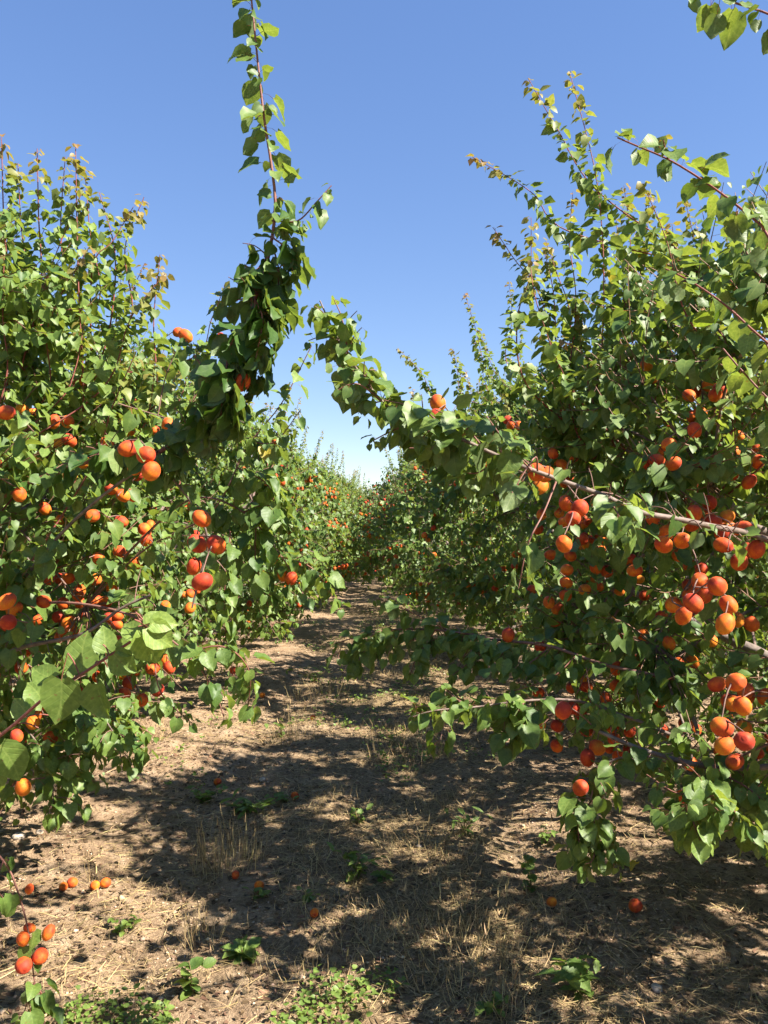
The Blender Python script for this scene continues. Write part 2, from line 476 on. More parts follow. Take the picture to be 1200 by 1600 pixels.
def grow(seed, nlat=110, nshoot=1150, nwhip=22, R=1.85, top=1.28, keep=None, spacing=.0215, size=.058, spur=True, nfruit=130, whiplen=(.45, 1.15), shell=(.68, .96), wc=1.):
    rg = np.random.default_rng(seed)
    T = dict(limbs=[], laterals=[], twigs=Tubes(), leaves=Leaves(), fruit=[], rg=rg, net=[])
    th = .55 + rg.uniform(-.05, .1); lean = rg.normal(0, .05, 2)
    T['trunk'] = spline([(0, 0, -.1), (lean[0] * .4, lean[1] * .4, .2), (lean[0], lean[1], th), (lean[0] * 1.4, lean[1] * 1.4, th + .12)], 12)
    az0 = rg.uniform(0, 6.28); nodes = []
    nl = 7
    for k in range(nl):
        az = az0 + k * 6.283 / nl + rg.normal(0, .18); low = k % 3 == 2
        rr = R * rg.uniform(.62, .80); zt = rg.uniform(1.0, 1.35) if low else rg.uniform(1.75, 2.35)
        d = np.array([math.cos(az), math.sin(az), 0])
        s0 = np.array([lean[0], lean[1], th - rg.uniform(0, .12)])
        pts = [s0, s0 + d * rr * .28 + UP * (zt - th) * .38, s0 + d * rr * .65 + UP * (zt - th) * .80 + rg.normal(0, .05, 3), s0 + d * rr + UP * (zt - th)]
        pa = spline(pts, 22); pa[1:-1] += rg.normal(0, .008, (20, 3))
        T['limbs'].append((pa, np.linspace(.042, .013, 22) * rg.uniform(.85, 1.1)))
        nodes.append(pa[5:])
    LN = np.vstack(nodes)
    lat_nodes = [LN]
    for tg in sample_env(rg, nlat, .5, .93, R, 1.3, top):
        if keep is not None and not keep(tg): continue
        dd = np.linalg.norm(LN - tg, axis=1) + .35 * np.maximum(0, LN[:, 2] - tg[2])
        q = LN[np.argmin(dd)]; L = np.linalg.norm(tg - q)
        if L < .12: continue
        mid = q * .5 + tg * .5 + UP * L * rg.uniform(.02, .2) + rg.normal(0, .05 * L, 3)
        pa = spline([q, mid, tg], max(6, int(L / .06)))
        T['laterals'].append((pa, .0085, .0032))
        lat_nodes.append(pa[2:])
    AN = np.vstack(lat_nodes)
    ctr = np.array([0, 0, 1.1])
    for tg in sample_env(rg, nshoot, .46, 1.03, R, 1.2, top):
        if keep is not None and not keep(tg): continue
        q = AN[np.argmin(np.linalg.norm(AN - tg, axis=1))]
        L = np.linalg.norm(tg - q)
        if L < .15:
            dirn = nrm(tg - ctr + rg.normal(0, .4, 3)); tg = q + dirn * .26; L = .26
            if keep is not None and not keep(tg): continue
        lift = np.clip((tg[2] - 1.2) / 1.2, -.6, .8)
        mid = q * .45 + tg * .55 - UP * L * .18 * lift + rg.normal(0, .05 * L, 3)
        pa = spline([q, mid, tg], max(4, int(L / .08)))
        yg = rg.random() < .22; T['net'].append(pa[1:])
        T['twigs'].add(pa, .0034, .0014, 3, (.55 if yg else .2, .2, 0, 1))
        shoot_leaves(T['leaves'], pa, rg, spacing, size, max(.08, 1 - .62 / L), ctr, young=rg.uniform(.2, .6) if yg else 0, tint_shift=rg.normal(0, .12))
    if spur:
        for pa, _, _ in T['laterals']:
            shoot_leaves(T['leaves'], pa, rg, .034, size * .92, .12, ctr, per=3, tint_shift=rg.normal(0, .1))
    for k in range(nwhip):
        u = sample_env(rg, 1, .80, 1.0, R, 1.3, top)[0]
        if u[2] < 1.75: u[2] = 1.75 + rg.uniform(0, .5); u[:2] *= .75
        u[:2] *= wc
        if keep is not None and not keep(u): continue
        L = rg.uniform(*whiplen); d = nrm(np.array([u[0] * .22, u[1] * .22, 1.0]) + rg.normal(0, .13, 3))
        e = u + d * L
        if keep is not None and not keep(e): continue
        s = AN[np.argmin(np.linalg.norm(AN - (u - UP * .25), axis=1))]
        whip(T, [s, u, u + d * L * .5 + rg.normal(0, .03, 3), e], rg)
    if T['net']: AN = np.vstack([AN] + [q[:-2] for q in T['net']])
    ev = env(AN, R, top); ok = AN[(ev > shell[0]) & (ev < shell[1])]
    cl = ok[rg.permutation(len(ok))]
    for c in cl:
        if len(T['fruit']) >= nfruit: break
        if c[2] > 2.35 or (keep is not None and not keep(c)): continue
        used = []
        for q in range(int(rg.integers(1, 5))):
            d = nrm(rg.normal(0, 1, 3) * np.array([1, 1, .6]) + np.array([0, 0, -.35])); f = c + d * .034
            if all(np.linalg.norm(f - w) > .043 for w in used): used.append(f)
        T['fruit'] += used
    return T

def whip(T, pts, rg, size=.052, bronze=.7, r0=.0048):
    pa = spline(pts, 26)
    T['twigs'].add(pa, r0, .0016, 4, (.95, .05, 0, 1))
    shoot_leaves(T['leaves'], pa, rg, .019, size, .08, pa[0], per=2, young=rg.uniform(.3, .7), bronze=bronze * rg.uniform(.5, 1), tipsmall=.42, droop=.62)

def cut(arr, m): return [k[m] for k in arr]

def assemble(name, T, loc, label, group, lod='mid', detail=0, cull=None, extra_branches=None, fruit_named=True):
    """detail: how many leaves become parts of their own"""
    rg = T['rg']
    root = obj(name, None, None, label=label, category='tree', group=group); root.location = loc
    loc = np.asarray(loc, float)
    tb = Tubes(); n = len(T['trunk'])
    fl = np.linspace(0, 1, n); tb.add(T['trunk'], 0, 0, 12, rad=.085 - .025 * fl + .035 * np.exp(-fl * 7))
    if detail or extra_branches:
        obj('trunk', tb.mesh('trunk', M_BARK), root)
        for pa, r in T['limbs']: obj('limb', Tubes().add(pa, 0, 0, 8, rad=r).mesh('limb', M_BARK), root)
        for pa, a, b in T['laterals']: obj('branch', Tubes().add(pa, a, b, 5, (.15, 0, 0, 1)).mesh('branch', M_BARK), root)
    else:
        obj('trunk', tb.mesh('trunk', M_BARK), root)
        for pa, r in T['limbs']: obj('limb', Tubes().add(pa, 0, 0, 6, rad=r).mesh('limb', M_BARK), root)
        bt = Tubes()
        for pa, a, b in T['laterals']: bt.add(pa, a, b, 4, (.15, 0, 0, 1))
        obj('branches', bt.mesh('branches', M_BARK), root, kind='stuff')
    obj('twigs', T['twigs'].mesh('twigs', M_TWIG), root, kind='stuff')
    arr = T['leaves'].arrays()
    if cull is not None: arr = cut(arr, ~cull(arr[0] + loc, arr[3]))
    if detail:
        c = arr[0] + loc + nrm(arr[1]) * arr[3][:, None] * .5
        px, py, d = project(c)
        inf = (px > 5) & (px < 1195) & (py > 5) & (py < 1595) & (d > .5)
        cell = (px // 14).astype(int) * 1000 + (py // 14).astype(int)
        order = np.argsort(d); first = {}
        for k in order:
            if inf[k] and cell[k] not in first: first[cell[k]] = k
        front = np.array(list(first.values())); front = front[np.argsort(-(arr[3][front] / d[front]))][:detail]
        m = np.zeros(len(d), bool); m[front] = True
        leaf_objects(cut(arr, m), root, rg); arr = cut(arr, ~m)
    if lod == 'mid':                                      # finer blades where they stand close and in the open
        px, py, d = project(arr[0] + loc)
        inf = (px > -40) & (px < 1240) & (py > -40) & (py < 1640) & (d > .3)
        lod = np.where(inf & (d < loc[1] + .1) & (d < 5), 1, np.where(inf, 2, 3))
    obj('foliage', leaf_mesh('foliage', arr, lod, rg), root, kind='stuff')
    if len(T['fruit']):
        if fruit_named:
            for f in T['fruit']: apricot(root, f, rg.uniform(.046, .055), rg)
        else: obj('fruit', fruit_mass(np.array(T['fruit']), rg), root, kind='stuff')
    return root

def inside_poly(px, py, poly):
    poly = np.asarray(poly, float); r = np.zeros(np.shape(px), bool)
    x0, y0 = poly[-1]
    for x1, y1 in poly:
        c = ((y1 > py) != (y0 > py)); xs = (x0 - x1) * (py - y1) / ((y0 - y1) if y0 != y1 else 1e-9) + x1
        r ^= c & (px < xs); x0, y0 = x1, y1
    return r

def keeper(loc, poly, out=.55):
    loc = np.asarray(loc, float)
    def k(p):
        px, py, d = project(np.asarray(p) + loc)
        if d < .3 or px < -20 or px > 1220 or py < -20 or py > 1620: return bool(rng.random() < out)
        return bool(inside_poly(px, py, poly))
    return k

# ------------------------------------------------------------------ the near trees
XL, XR = -2.62, 2.32
LOC_L0 = (XL - .1, 3.45, 0); LOC_R0 = (XR + .05, 3.5, 0); LOC_LB = (XL - .1, -.7, 0); LOC_RB = (XR + .1, -.55, 0)
LOC_L1 = (XL, 7.1, 0); LOC_R1 = (XR - .1, 7.15, 0)
POLY_L0 = [(-60, 190), (20, 230), (130, 215), (150, 300), (228, 310), (215, 400), (272, 400), (285, 500), (330, 520), (345, 640), (385, 700),
           (410, 800), (455, 900), (450, 960), (395, 1000), (385, 1120), (330, 1150), (200, 1180), (180, 1215), (110, 1290), (-60, 1300)]
POLY_R0 = [(1260, 240), (1150, 260), (1070, 330), (1015, 270), (960, 220), (905, 105), (820, 120), (735, 240), (765, 350), (800, 440), (770, 540),
           (760, 640), (750, 720), (760, 820), (770, 900), (740, 960), (700, 1060), (760, 1150), (900, 1180), (1000, 1180), (1070, 1330), (1200, 1390), (1260, 1400)]
POLY_L1 = [(-60, 300), (250, 420), (400, 640), (445, 610), (490, 690), (530, 760), (575, 830), (560, 930), (520, 985), (400, 1010), (-60, 1100)]
POLY_R1 = [(1260, 300), (900, 300), (730, 450), (690, 560), (625, 540), (650, 700), (635, 800), (650, 900), (700, 980), (800, 1010), (1260, 1150)]

# fruit read off the photograph: pixel, pixel, diameter in pixels
FR_R0 = [(684, 630, 25), (684, 652, 27), (762, 730, 25), (838, 738, 29), (853, 741, 27), (844, 760, 26), (885, 788, 23), (906, 794, 27), (895, 810, 27),
         (881, 850, 29), (936, 780, 23), (1020, 808, 25), (1037, 851, 28), (1066, 845, 28), (1062, 867, 24), (1130, 852, 27), (1155, 878, 27), (1128, 832, 25),
         (1160, 826, 28), (1182, 858, 28), (1094, 908, 29), (1121, 916, 31), (1101, 930, 25), (1052, 945, 27), (1083, 942, 30), (1068, 962, 29), (1138, 945, 30),
         (1133, 975, 31), (1151, 968, 25), (1034, 964, 20), (1150, 1066, 31), (1146, 1100, 28), (1160, 1103, 30), (1128, 1136, 32), (1132, 1165, 31), (1163, 1158, 33),
         (1148, 1190, 28), (1078, 1192, 24), (880, 1110, 27), (895, 1106, 22), (842, 1083, 19), (933, 1168, 24), (918, 1184, 25), (960, 1155, 22), (984, 1142, 21),
         (1010, 571, 20), (1019, 590, 18), (974, 583, 14), (1046, 675, 20), (1075, 785, 18), (990, 712, 17), (1100, 770, 20), (1174, 975, 24), (1110, 1000, 22),
         (1005, 992, 20), (1045, 1005, 22), (1085, 1140, 22), (1030, 1100, 18), (1065, 1245, 22), (1133, 1232, 20)]
FR_L0 = [(200, 701, 30), (228, 711, 31), (236, 736, 31), (212, 728, 28), (315, 810, 29), (338, 851, 30), (308, 849, 29), (303, 885, 27), (316, 909, 31), (297, 928, 16),
         (290, 525, 22), (278, 519, 16), (262, 663, 22), (145, 806, 22), (108, 688, 22), (88, 691, 20), (130, 722, 22), (108, 742, 24), (168, 690, 22), (10, 940, 28), (13, 972, 27),
         (93, 905, 19), (76, 906, 17), (125, 942, 18), (150, 940, 20), (164, 941, 20), (171, 966, 18), (184, 962, 18), (182, 976, 18), (365, 1047, 14), (36, 1230, 25), (300, 790, 16),
         (122, 600, 18), (133, 594, 14), (83, 560, 14), (10, 645, 26), (35, 640, 20), (52, 645, 16), (70, 795, 20), (94, 815, 20), (40, 1018, 20), (42, 1150, 20), (297, 950, 18), (228, 833, 18)]
def hero_fruit(lst): return [(P(a, b, float(np.clip(.0525 * F / c, 1.7, 4.4))), c) for a, b, c in lst]

def fruit_cull(fr):
    """prune the leaves that would hide these fruits"""
    def f(p, s):
        px, py, d = project(p - UP * .03); kill = np.zeros(len(p), bool)
        for (q, dia) in fr:
            fx, fy, fd = project(q)
            kill |= (np.hypot(px - fx, py - fy) < dia * .5 + (11 if dia > 0 else 0)) & (d < fd + .02) & (rng.random(len(p)) < .76)
        return kill
    return f

def hero_tree(name, seed, loc, poly, label, fr, detail, whips, branches, group='apricot trees of the two rows', nclus=0, out=.6, **kw):
    locv = np.asarray(loc, float)
    T = grow(seed, keep=keeper(loc, poly, out) if poly else None, **kw)
    rg = T['rg']
    for wpts in whips:
        pts = [P(w[0], w[1], w[2] + (.4 if w[2] < 4 else .25)) - locv for w in wpts]
        AN = np.vstack([pa for pa, _ in T['limbs']] + [l[0] for l in T['laterals']])
        s = AN[np.argmin(np.linalg.norm(AN - pts[0], axis=1))]
        whip(T, ([s] if np.linalg.norm(s - pts[0]) > .08 else []) + pts, rg)
    heroes = hero_fruit(fr)
    if nclus:
        arr = T['leaves'].arrays(); px, py, d = project(arr[0] + locv)
        best = {}
        for k in np.argsort(d):
            key = (int(px[k] // 30), int(py[k] // 30))
            if 0 < px[k] < 1200 and 620 < py[k] < 1180 and d[k] > 1.8 and key not in best: best[key] = k
        ks = [k for k in best.values() if d[k] < 4.6]; rg.shuffle(ks)
        for k in ks[:nclus]:
            c0 = arr[0][k] + locv; c0 = c0 + nrm(c0 - CAM) * rg.uniform(.03, .22)
            for q in range(int(rg.integers(1, 5))):
                f = c0 + rg.normal(0, .035, 3) * np.array([1, 1, 1.2]); fx, fy, fd = project(f)
                if all(np.linalg.norm(f - h[0]) > .046 for h in heroes): heroes.append((f, float(.051 * F / fd) ))
    AN = np.vstack([pa for pa, _ in T['limbs']] + [l[0] for l in T['laterals']])
    NET = np.vstack([AN] + T['net'])
    hb = []
    for br in branches:                                   # lay the reaching branches first, fruit then hangs from the nearest wood
        pa, w = hero_path(br, locv, AN); hb.append((pa, w)); NET = np.vstack([NET, pa])
    todo = np.array([q - locv for q, c in heroes]) + UP * .022 if heroes else np.zeros((0, 3))
    dist = np.zeros(len(todo)); src = np.zeros((len(todo), 3))
    for k, q in enumerate(todo):
        e = np.linalg.norm(NET - q, axis=1); m = int(np.argmin(e)); dist[k] = e[m]; src[k] = NET[m]
    left = np.ones(len(todo), bool)
    while left.any():
        k = int(np.argmin(np.where(left, dist, 1e9))); left[k] = False
        tp, s, L = todo[k], src[k], dist[k]
        if L < .03: continue
        pa = spline([s, (s + tp) / 2 + UP * L * .03 + rg.normal(0, .05 * L, 3), tp], max(6, int(L / .03)))
        T['twigs'].add(pa, .0028, .0018, 5, (.05, .05, 0, 1))
        if L > .06: shoot_leaves(T['leaves'], pa, rg, .03, .06, .05, pa[0], per=2)
        for j in np.nonzero(left)[0]:
            e = np.linalg.norm(pa - todo[j], axis=1); m = int(np.argmin(e))
            if e[m] < dist[j]: dist[j] = e[m]; src[j] = pa[m]
    T['fruit'] = [f for f in T['fruit'] if all(np.linalg.norm(f + locv - q) > .06 for q, _ in heroes)]
    front = []                                            # picked-over side: some of the other fruit shows between the leaves
    for f in T['fruit']:
        px, py, d = project(f + locv)
        if 0 < px < 1200 and 0 < py < 1600 and d < np.linalg.norm(locv - CAM) - .1 and rg.random() < .6: front.append((f + locv, float(.03 * F / d) - 12))
    root = assemble(name, T, loc, label, group, 'mid', detail, fruit_cull(heroes + front) if heroes or detail else None, True)
    for q, c in heroes:
        px, py, d = project(q); apricot(root, q - locv, float(c * d / F) * .98, rg)
    for br, (pa, w) in zip(branches, hb): hero_branch(root, T, locv, pa, heroes, **br)
    return root

def hero_path(br, locv, AN):
    w = [P(*q) - locv for q in br['pts']]
    s = AN[np.argmin(np.linalg.norm(AN - w[0], axis=1))]; L = np.linalg.norm(s - w[0])
    if L > .06: w = [s] + ([(s + w[0]) / 2 + UP * .06 * L] if L > .5 else []) + w
    return spline(w, 60), w

def hero_branch(root, T, locv, pa, hf, pts, r=(.008, .002), size=.066, spacing=.026, per=1, t0=.1, young=0., bronze=0., droop=1., red=.3, fruit=(), leaves=(), forks=(), link=True, tipsmall=.4, shift=0., face=None, own=38, dress=0, dlen=.11, dspan=(0, 1), dsize=None):
    """a branch that reaches into the open; its leaves and fruit are its own parts"""
    rg = T['rg']
    tb = Tubes().add(pa, r[0], r[1], 7, (red, .05, 0, 1))
    LV = Leaves(); ctr = pa[0]
    total = np.sum(np.linalg.norm(np.diff(pa, axis=0), axis=1))
    vis = spline([P(*q) - locv for q in pts], 40)
    k0 = int(np.argmin(np.linalg.norm(pa - vis[0], axis=1)))
    if k0 > 4: shoot_leaves(LV, pa[:k0 + 1], rg, .05, size, .1, pa[0], per=2)
    if spacing: shoot_leaves(LV, vis, rg, spacing * .62, size, t0, ctr, young=young, bronze=bronze, per=per, droop=droop, tipsmall=tipsmall, tint_shift=shift)
    for fk in forks:
        f = spline([P(*q) - locv for q in fk['pts']], 16)
        tb.add(f, fk.get('r', .0028), .0014, 5, (fk.get('red', .6), .1, 0, 1))
        shoot_leaves(LV, f, rg, fk.get('spacing', .024) * .52, fk.get('size', size * .9), .08, f[0], young=fk.get('young', 0.), bronze=fk.get('bronze', 0.), tipsmall=fk.get('tipsmall', .5), droop=fk.get('droop', 1.), per=fk.get('per', 1), tint_shift=shift - (.3 if face else 0), face=face if not fk.get('young') else None)  # where a facing is set, leaf tint is darkened to stand for shade
    for u in np.linspace(dspan[0], dspan[1], dress):          # short leafy spurs all along the wood
        k = min(38, int(u * 39)); q = vis[k]; t_ = nrm(vis[k + 1] - vis[k]); sd = nrm(np.cross(t_, rg.normal(0, 1, 3)))
        e = q + (sd * .9 + t_ * .35) * dlen * rg.uniform(.5, 1.1); f = spline([q, (q + e) / 2 + UP * .012, e], 6)
        tb.add(f, .002, .0012, 4, (.4, .1, 0, 1))
        shoot_leaves(LV, f, rg, .012, (dsize or size) * .95, .15, q, tint_shift=shift - (.3 if face else 0), face=face, tipsmall=.3)  # same painted shade in the spur leaves' tint
    b = obj('branch', tb.mesh('branch', M_BARK if red <= .1 else M_TWIG), root)
    for (bx, by, tx, ty, d, yg, face) in leaves:      # single large leaves: foot pixel, tip pixel, depth, youth, facing
        p0 = P(bx, by, d) - locv; p1 = P(tx, ty, d + .01) - locv
        ax = p1 - p0; L = np.linalg.norm(ax) / 1.0
        n = np.array([face * .5, -1.0, .45])
        a_ = nrm(ax); R = frames(a_[None], n[None])[0]
        foot = p0 + L * (R @ PET)
        LV.add(foot[None], a_[None], n[None], np.array([L]), np.array([[.75, yg, 0, 0]]))
        q = vis[np.argmin(np.linalg.norm(vis - foot, axis=1))]
        if np.linalg.norm(q - foot) > .01: tb2 = Tubes().add(spline([q, (q + foot) / 2 + UP * .004, foot], 6), .0012, .0010, 4, (.8, .1, 0, 1)); obj('petiole', tb2.mesh('petiole', M_TWIG), b)
    arr = LV.arrays()
    if arr is not None and hf: arr = cut(arr, ~fruit_cull(hf)(arr[0] + locv, arr[3]))
    if arr is not None:
        c = arr[0] + locv; px, py, d = project(c)
        score = arr[3] / d * ((px > 0) & (px < 1200) & (py > 0) & (py < 1600)) * rg.uniform(.8, 1.2, len(d))
        m = np.zeros(len(d), bool); m[np.argsort(-score)[:own]] = True
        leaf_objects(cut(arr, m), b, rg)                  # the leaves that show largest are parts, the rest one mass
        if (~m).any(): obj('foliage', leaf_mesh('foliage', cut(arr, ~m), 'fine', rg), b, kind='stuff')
    for (fx, fy, dia, d) in fruit:
        q = P(fx, fy, d) - locv; apricot(b, q, dia * d / F, rg)

# -- left foreground tree
W_L0 = [[(130, 640, 2.95), (122, 430, 2.95), (118, 225, 3.0)], [(35, 570, 2.9), (75, 430, 2.95), (128, 300, 3.0)], [(25, 520, 2.8), (8, 380, 2.8), (2, 215, 2.8)],
        [(62, 470, 3.1), (60, 330, 3.1), (58, 232, 3.1)], [(205, 500, 3.1), (195, 390, 3.1), (225, 308, 3.1)], [(238, 640, 2.9), (240, 500, 2.9), (250, 398, 2.9)],
        [(170, 520, 3.2), (180, 400, 3.2), (155, 300, 3.2)], [(90, 480, 3.3), (95, 340, 3.3), (102, 245, 3.3)], [(300, 560, 3.2), (330, 500, 3.2), (352, 445, 3.2)], [(150, 480, 3.4), (140, 360, 3.4), (132, 260, 3.4)],
        [(40, 460, 3.2), (32, 340, 3.2), (28, 255, 3.2)]]
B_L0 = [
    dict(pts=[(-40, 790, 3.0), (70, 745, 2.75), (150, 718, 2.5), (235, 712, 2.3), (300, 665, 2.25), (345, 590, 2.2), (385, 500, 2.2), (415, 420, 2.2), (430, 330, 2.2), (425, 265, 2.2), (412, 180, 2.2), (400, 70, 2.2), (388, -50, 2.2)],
         r=(.011, .0022), size=.060, spacing=.019, t0=.12, red=.5, tipsmall=.15, shift=-.12, face=(.8, .25, .2), dress=44, dlen=.10, dspan=(.28, .70), dsize=.058,  # column's shade is put into its leaves: darker tint, blades turned aside
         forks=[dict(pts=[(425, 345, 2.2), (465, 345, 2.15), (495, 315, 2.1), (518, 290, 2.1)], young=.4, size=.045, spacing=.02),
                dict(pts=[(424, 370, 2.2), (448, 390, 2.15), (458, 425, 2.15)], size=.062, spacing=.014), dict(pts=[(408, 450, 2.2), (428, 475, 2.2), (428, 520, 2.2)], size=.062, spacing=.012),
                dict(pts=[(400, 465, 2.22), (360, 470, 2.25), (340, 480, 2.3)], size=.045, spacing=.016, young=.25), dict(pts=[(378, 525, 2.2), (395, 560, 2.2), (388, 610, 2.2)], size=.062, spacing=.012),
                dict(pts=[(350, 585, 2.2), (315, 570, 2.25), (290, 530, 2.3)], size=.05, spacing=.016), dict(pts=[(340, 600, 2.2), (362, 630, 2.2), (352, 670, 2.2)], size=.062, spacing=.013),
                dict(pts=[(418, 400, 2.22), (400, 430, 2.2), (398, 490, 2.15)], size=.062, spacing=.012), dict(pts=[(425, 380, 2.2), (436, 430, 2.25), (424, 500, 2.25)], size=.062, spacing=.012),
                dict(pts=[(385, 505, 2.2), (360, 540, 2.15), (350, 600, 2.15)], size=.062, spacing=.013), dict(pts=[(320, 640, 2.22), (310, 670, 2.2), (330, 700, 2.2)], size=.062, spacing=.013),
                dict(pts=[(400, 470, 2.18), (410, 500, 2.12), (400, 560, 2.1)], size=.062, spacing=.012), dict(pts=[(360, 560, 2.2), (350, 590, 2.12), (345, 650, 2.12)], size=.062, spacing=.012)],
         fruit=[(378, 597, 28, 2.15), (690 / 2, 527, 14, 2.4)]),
    dict(pts=[(240, 722, 2.3), (275, 755, 2.33), (305, 795, 2.36), (325, 845, 2.38), (312, 900, 2.4), (300, 950, 2.4)], r=(.007, .003), spacing=.05, size=.054, t0=.3, red=.0, dress=10, dlen=.08),
    dict(pts=[(330, 800, 2.8), (385, 700, 2.8), (440, 630, 2.8), (487, 540, 2.8)], r=(.0045, .0016), spacing=.026, size=.056, red=.2, young=.2, tipsmall=.4,
         forks=[dict(pts=[(390, 690, 2.8), (430, 690, 2.75), (470, 640, 2.7)], size=.05), dict(pts=[(370, 730, 2.8), (420, 760, 2.8), (430, 820, 2.8)], size=.062, spacing=.016)]),
    dict(pts=[(300, 780, 2.9), (380, 800, 2.85), (440, 870, 2.8), (480, 940, 2.8)], r=(.006, .002), spacing=.018, size=.064, fruit=[(455, 904, 21, 2.78), (442, 899, 18, 2.82)],
         forks=[dict(pts=[(400, 820, 2.85), (400, 880, 2.8), (420, 950, 2.8)], spacing=.014), dict(pts=[(380, 800, 2.85), (420, 790, 2.8), (460, 830, 2.8)], spacing=.016),
                dict(pts=[(440, 870, 2.8), (490, 890, 2.85), (530, 950, 2.9)], spacing=.018), dict(pts=[(360, 830, 2.8), (350, 960, 2.75), (370, 1080, 2.75)], spacing=.016)]),
    dict(pts=[(200, 960, 2.6), (280, 1010, 2.5), (330, 1070, 2.5), (350, 1120, 2.5)], r=(.006, .002), spacing=.02, size=.064, forks=[dict(pts=[(290, 1020, 2.5), (350, 1010, 2.5), (390, 1050, 2.55), (385, 1120, 2.6)], spacing=.016, young=.2),
                dict(pts=[(240, 1000, 2.55), (250, 1080, 2.5), (300, 1130, 2.5)], spacing=.018)]),
    dict(pts=[(-60, 1290, 2.25), (5, 1345, 2.28), (30, 1400, 2.3), (45, 1460, 2.3), (52, 1520, 2.3), (58, 1560, 2.3)], r=(.005, .002), spacing=.055, size=.056, t0=.25, red=.35,
         fruit=[(46, 1389, 15, 2.3), (36, 1467, 21, 2.28), (76, 1457, 21, 2.32), (37, 1508, 27, 2.27), (63, 1494, 24, 2.3), (46, 1450, 16, 2.33)],
         forks=[dict(pts=[(54, 1535, 2.3), (45, 1560, 2.28), (35, 1590, 2.27)], size=.056, spacing=.012), dict(pts=[(56, 1540, 2.3), (68, 1560, 2.3), (66, 1595, 2.3)], size=.05, spacing=.014), dict(pts=[(5, 1345, 2.28), (-10, 1390, 2.25), (0, 1420, 2.25)], size=.05)]),
    dict(pts=[(-60, 1090, 2.95), (30, 1130, 2.85), (75, 1195, 2.75), (85, 1262, 2.7)], r=(.007, .002), spacing=.024, size=.058, red=.05, dress=24, dlen=.16, own=20),
    dict(pts=[(60, 1060, 2.9), (140, 1100, 2.8), (180, 1150, 2.75), (190, 1190, 2.75)], r=(.006, .002), spacing=.024, size=.058, red=.05, dress=20, dlen=.15, own=20),
    dict(pts=[(-60, 1040, 2.6), (40, 1010, 2.55), (130, 990, 2.5), (190, 950, 2.5), (235, 930, 2.5)], r=(.011, .004), spacing=.06, size=.054, red=0., dress=14),
]
# -- left tree beside the camera: one branch in view
B_LB = [dict(pts=[(-260, 1230, 1.25), (-60, 1185, 1.22), (10, 1142, 1.2), (70, 1090, 1.18), (130, 1052, 1.15), (190, 1012, 1.12), (232, 985, 1.1)], r=(.006, .002), spacing=0, size=.066, red=.75, own=70,
             leaves=[(96, 1062, 86, 1132, 1.13, .08, .6), (127, 1050, 138, 985, 1.17, .1, .5), (152, 1068, 174, 1122, 1.14, .12, -.9), (84, 1060, 48, 1040, 1.2, .1, .3), 
                     (0, 1165, 30, 1225, 1.18, .1, .5), (-25, 1180, -10, 1255, 1.22, .1, .2), (185, 1015, 222, 1005, 1.12, .3, .4), (178, 1022, 215, 1050, 1.12, .2, -.3), (165, 1020, 160, 975, 1.14, .2, .6),
                     (226, 985, 250, 1040, 1.09, .85, .5), (232, 980, 272, 1010, 1.08, .9, .6), (236, 975, 280, 975, 1.08, .95, .4), (230, 978, 256, 955, 1.09, .95, .2), (215, 995, 190, 970, 1.1, .5, .3),
                     (45, 1120, 20, 1090, 1.22, .2, .5), (70, 1100, 40, 1065, 1.24, .1, .3)],
             fruit=[(26, 1150, 19, 1.9)])]
# -- right foreground tree
W_R0 = [[(915, 720, 3.0), (942, 520, 3.0), (935, 300, 3.05), (890, 112, 3.1)], [(885, 360, 3.2), (830, 300, 3.2), (738, 245, 3.2)], [(935, 300, 3.05), (870, 200, 3.05), (825, 122, 3.05)],
        [(822, 600, 2.9), (808, 500, 2.9), (828, 430, 2.9), (830, 340, 2.9)], [(850, 480, 3.2), (800, 400, 3.2), (770, 355, 3.2)], [(1045, 720, 2.9), (1040, 600, 2.9), (1020, 505, 2.9)],
        [(960, 520, 3.2), (1000, 430, 3.2), (1016, 300, 3.2)], [(1100, 560, 3.2), (1095, 430, 3.2), (1070, 310, 3.2)], [(900, 480, 3.3), (890, 380, 3.3), (895, 300, 3.3)], [(1150, 560, 3.3), (1160, 440, 3.3), (1165, 350, 3.3)],
        [(980, 480, 3.3), (985, 380, 3.3), (975, 290, 3.3)], [(870, 560, 3.2), (865, 460, 3.2), (850, 390, 3.2)], [(1050, 520, 3.4), (1060, 440, 3.4), (1050, 350, 3.4)]]
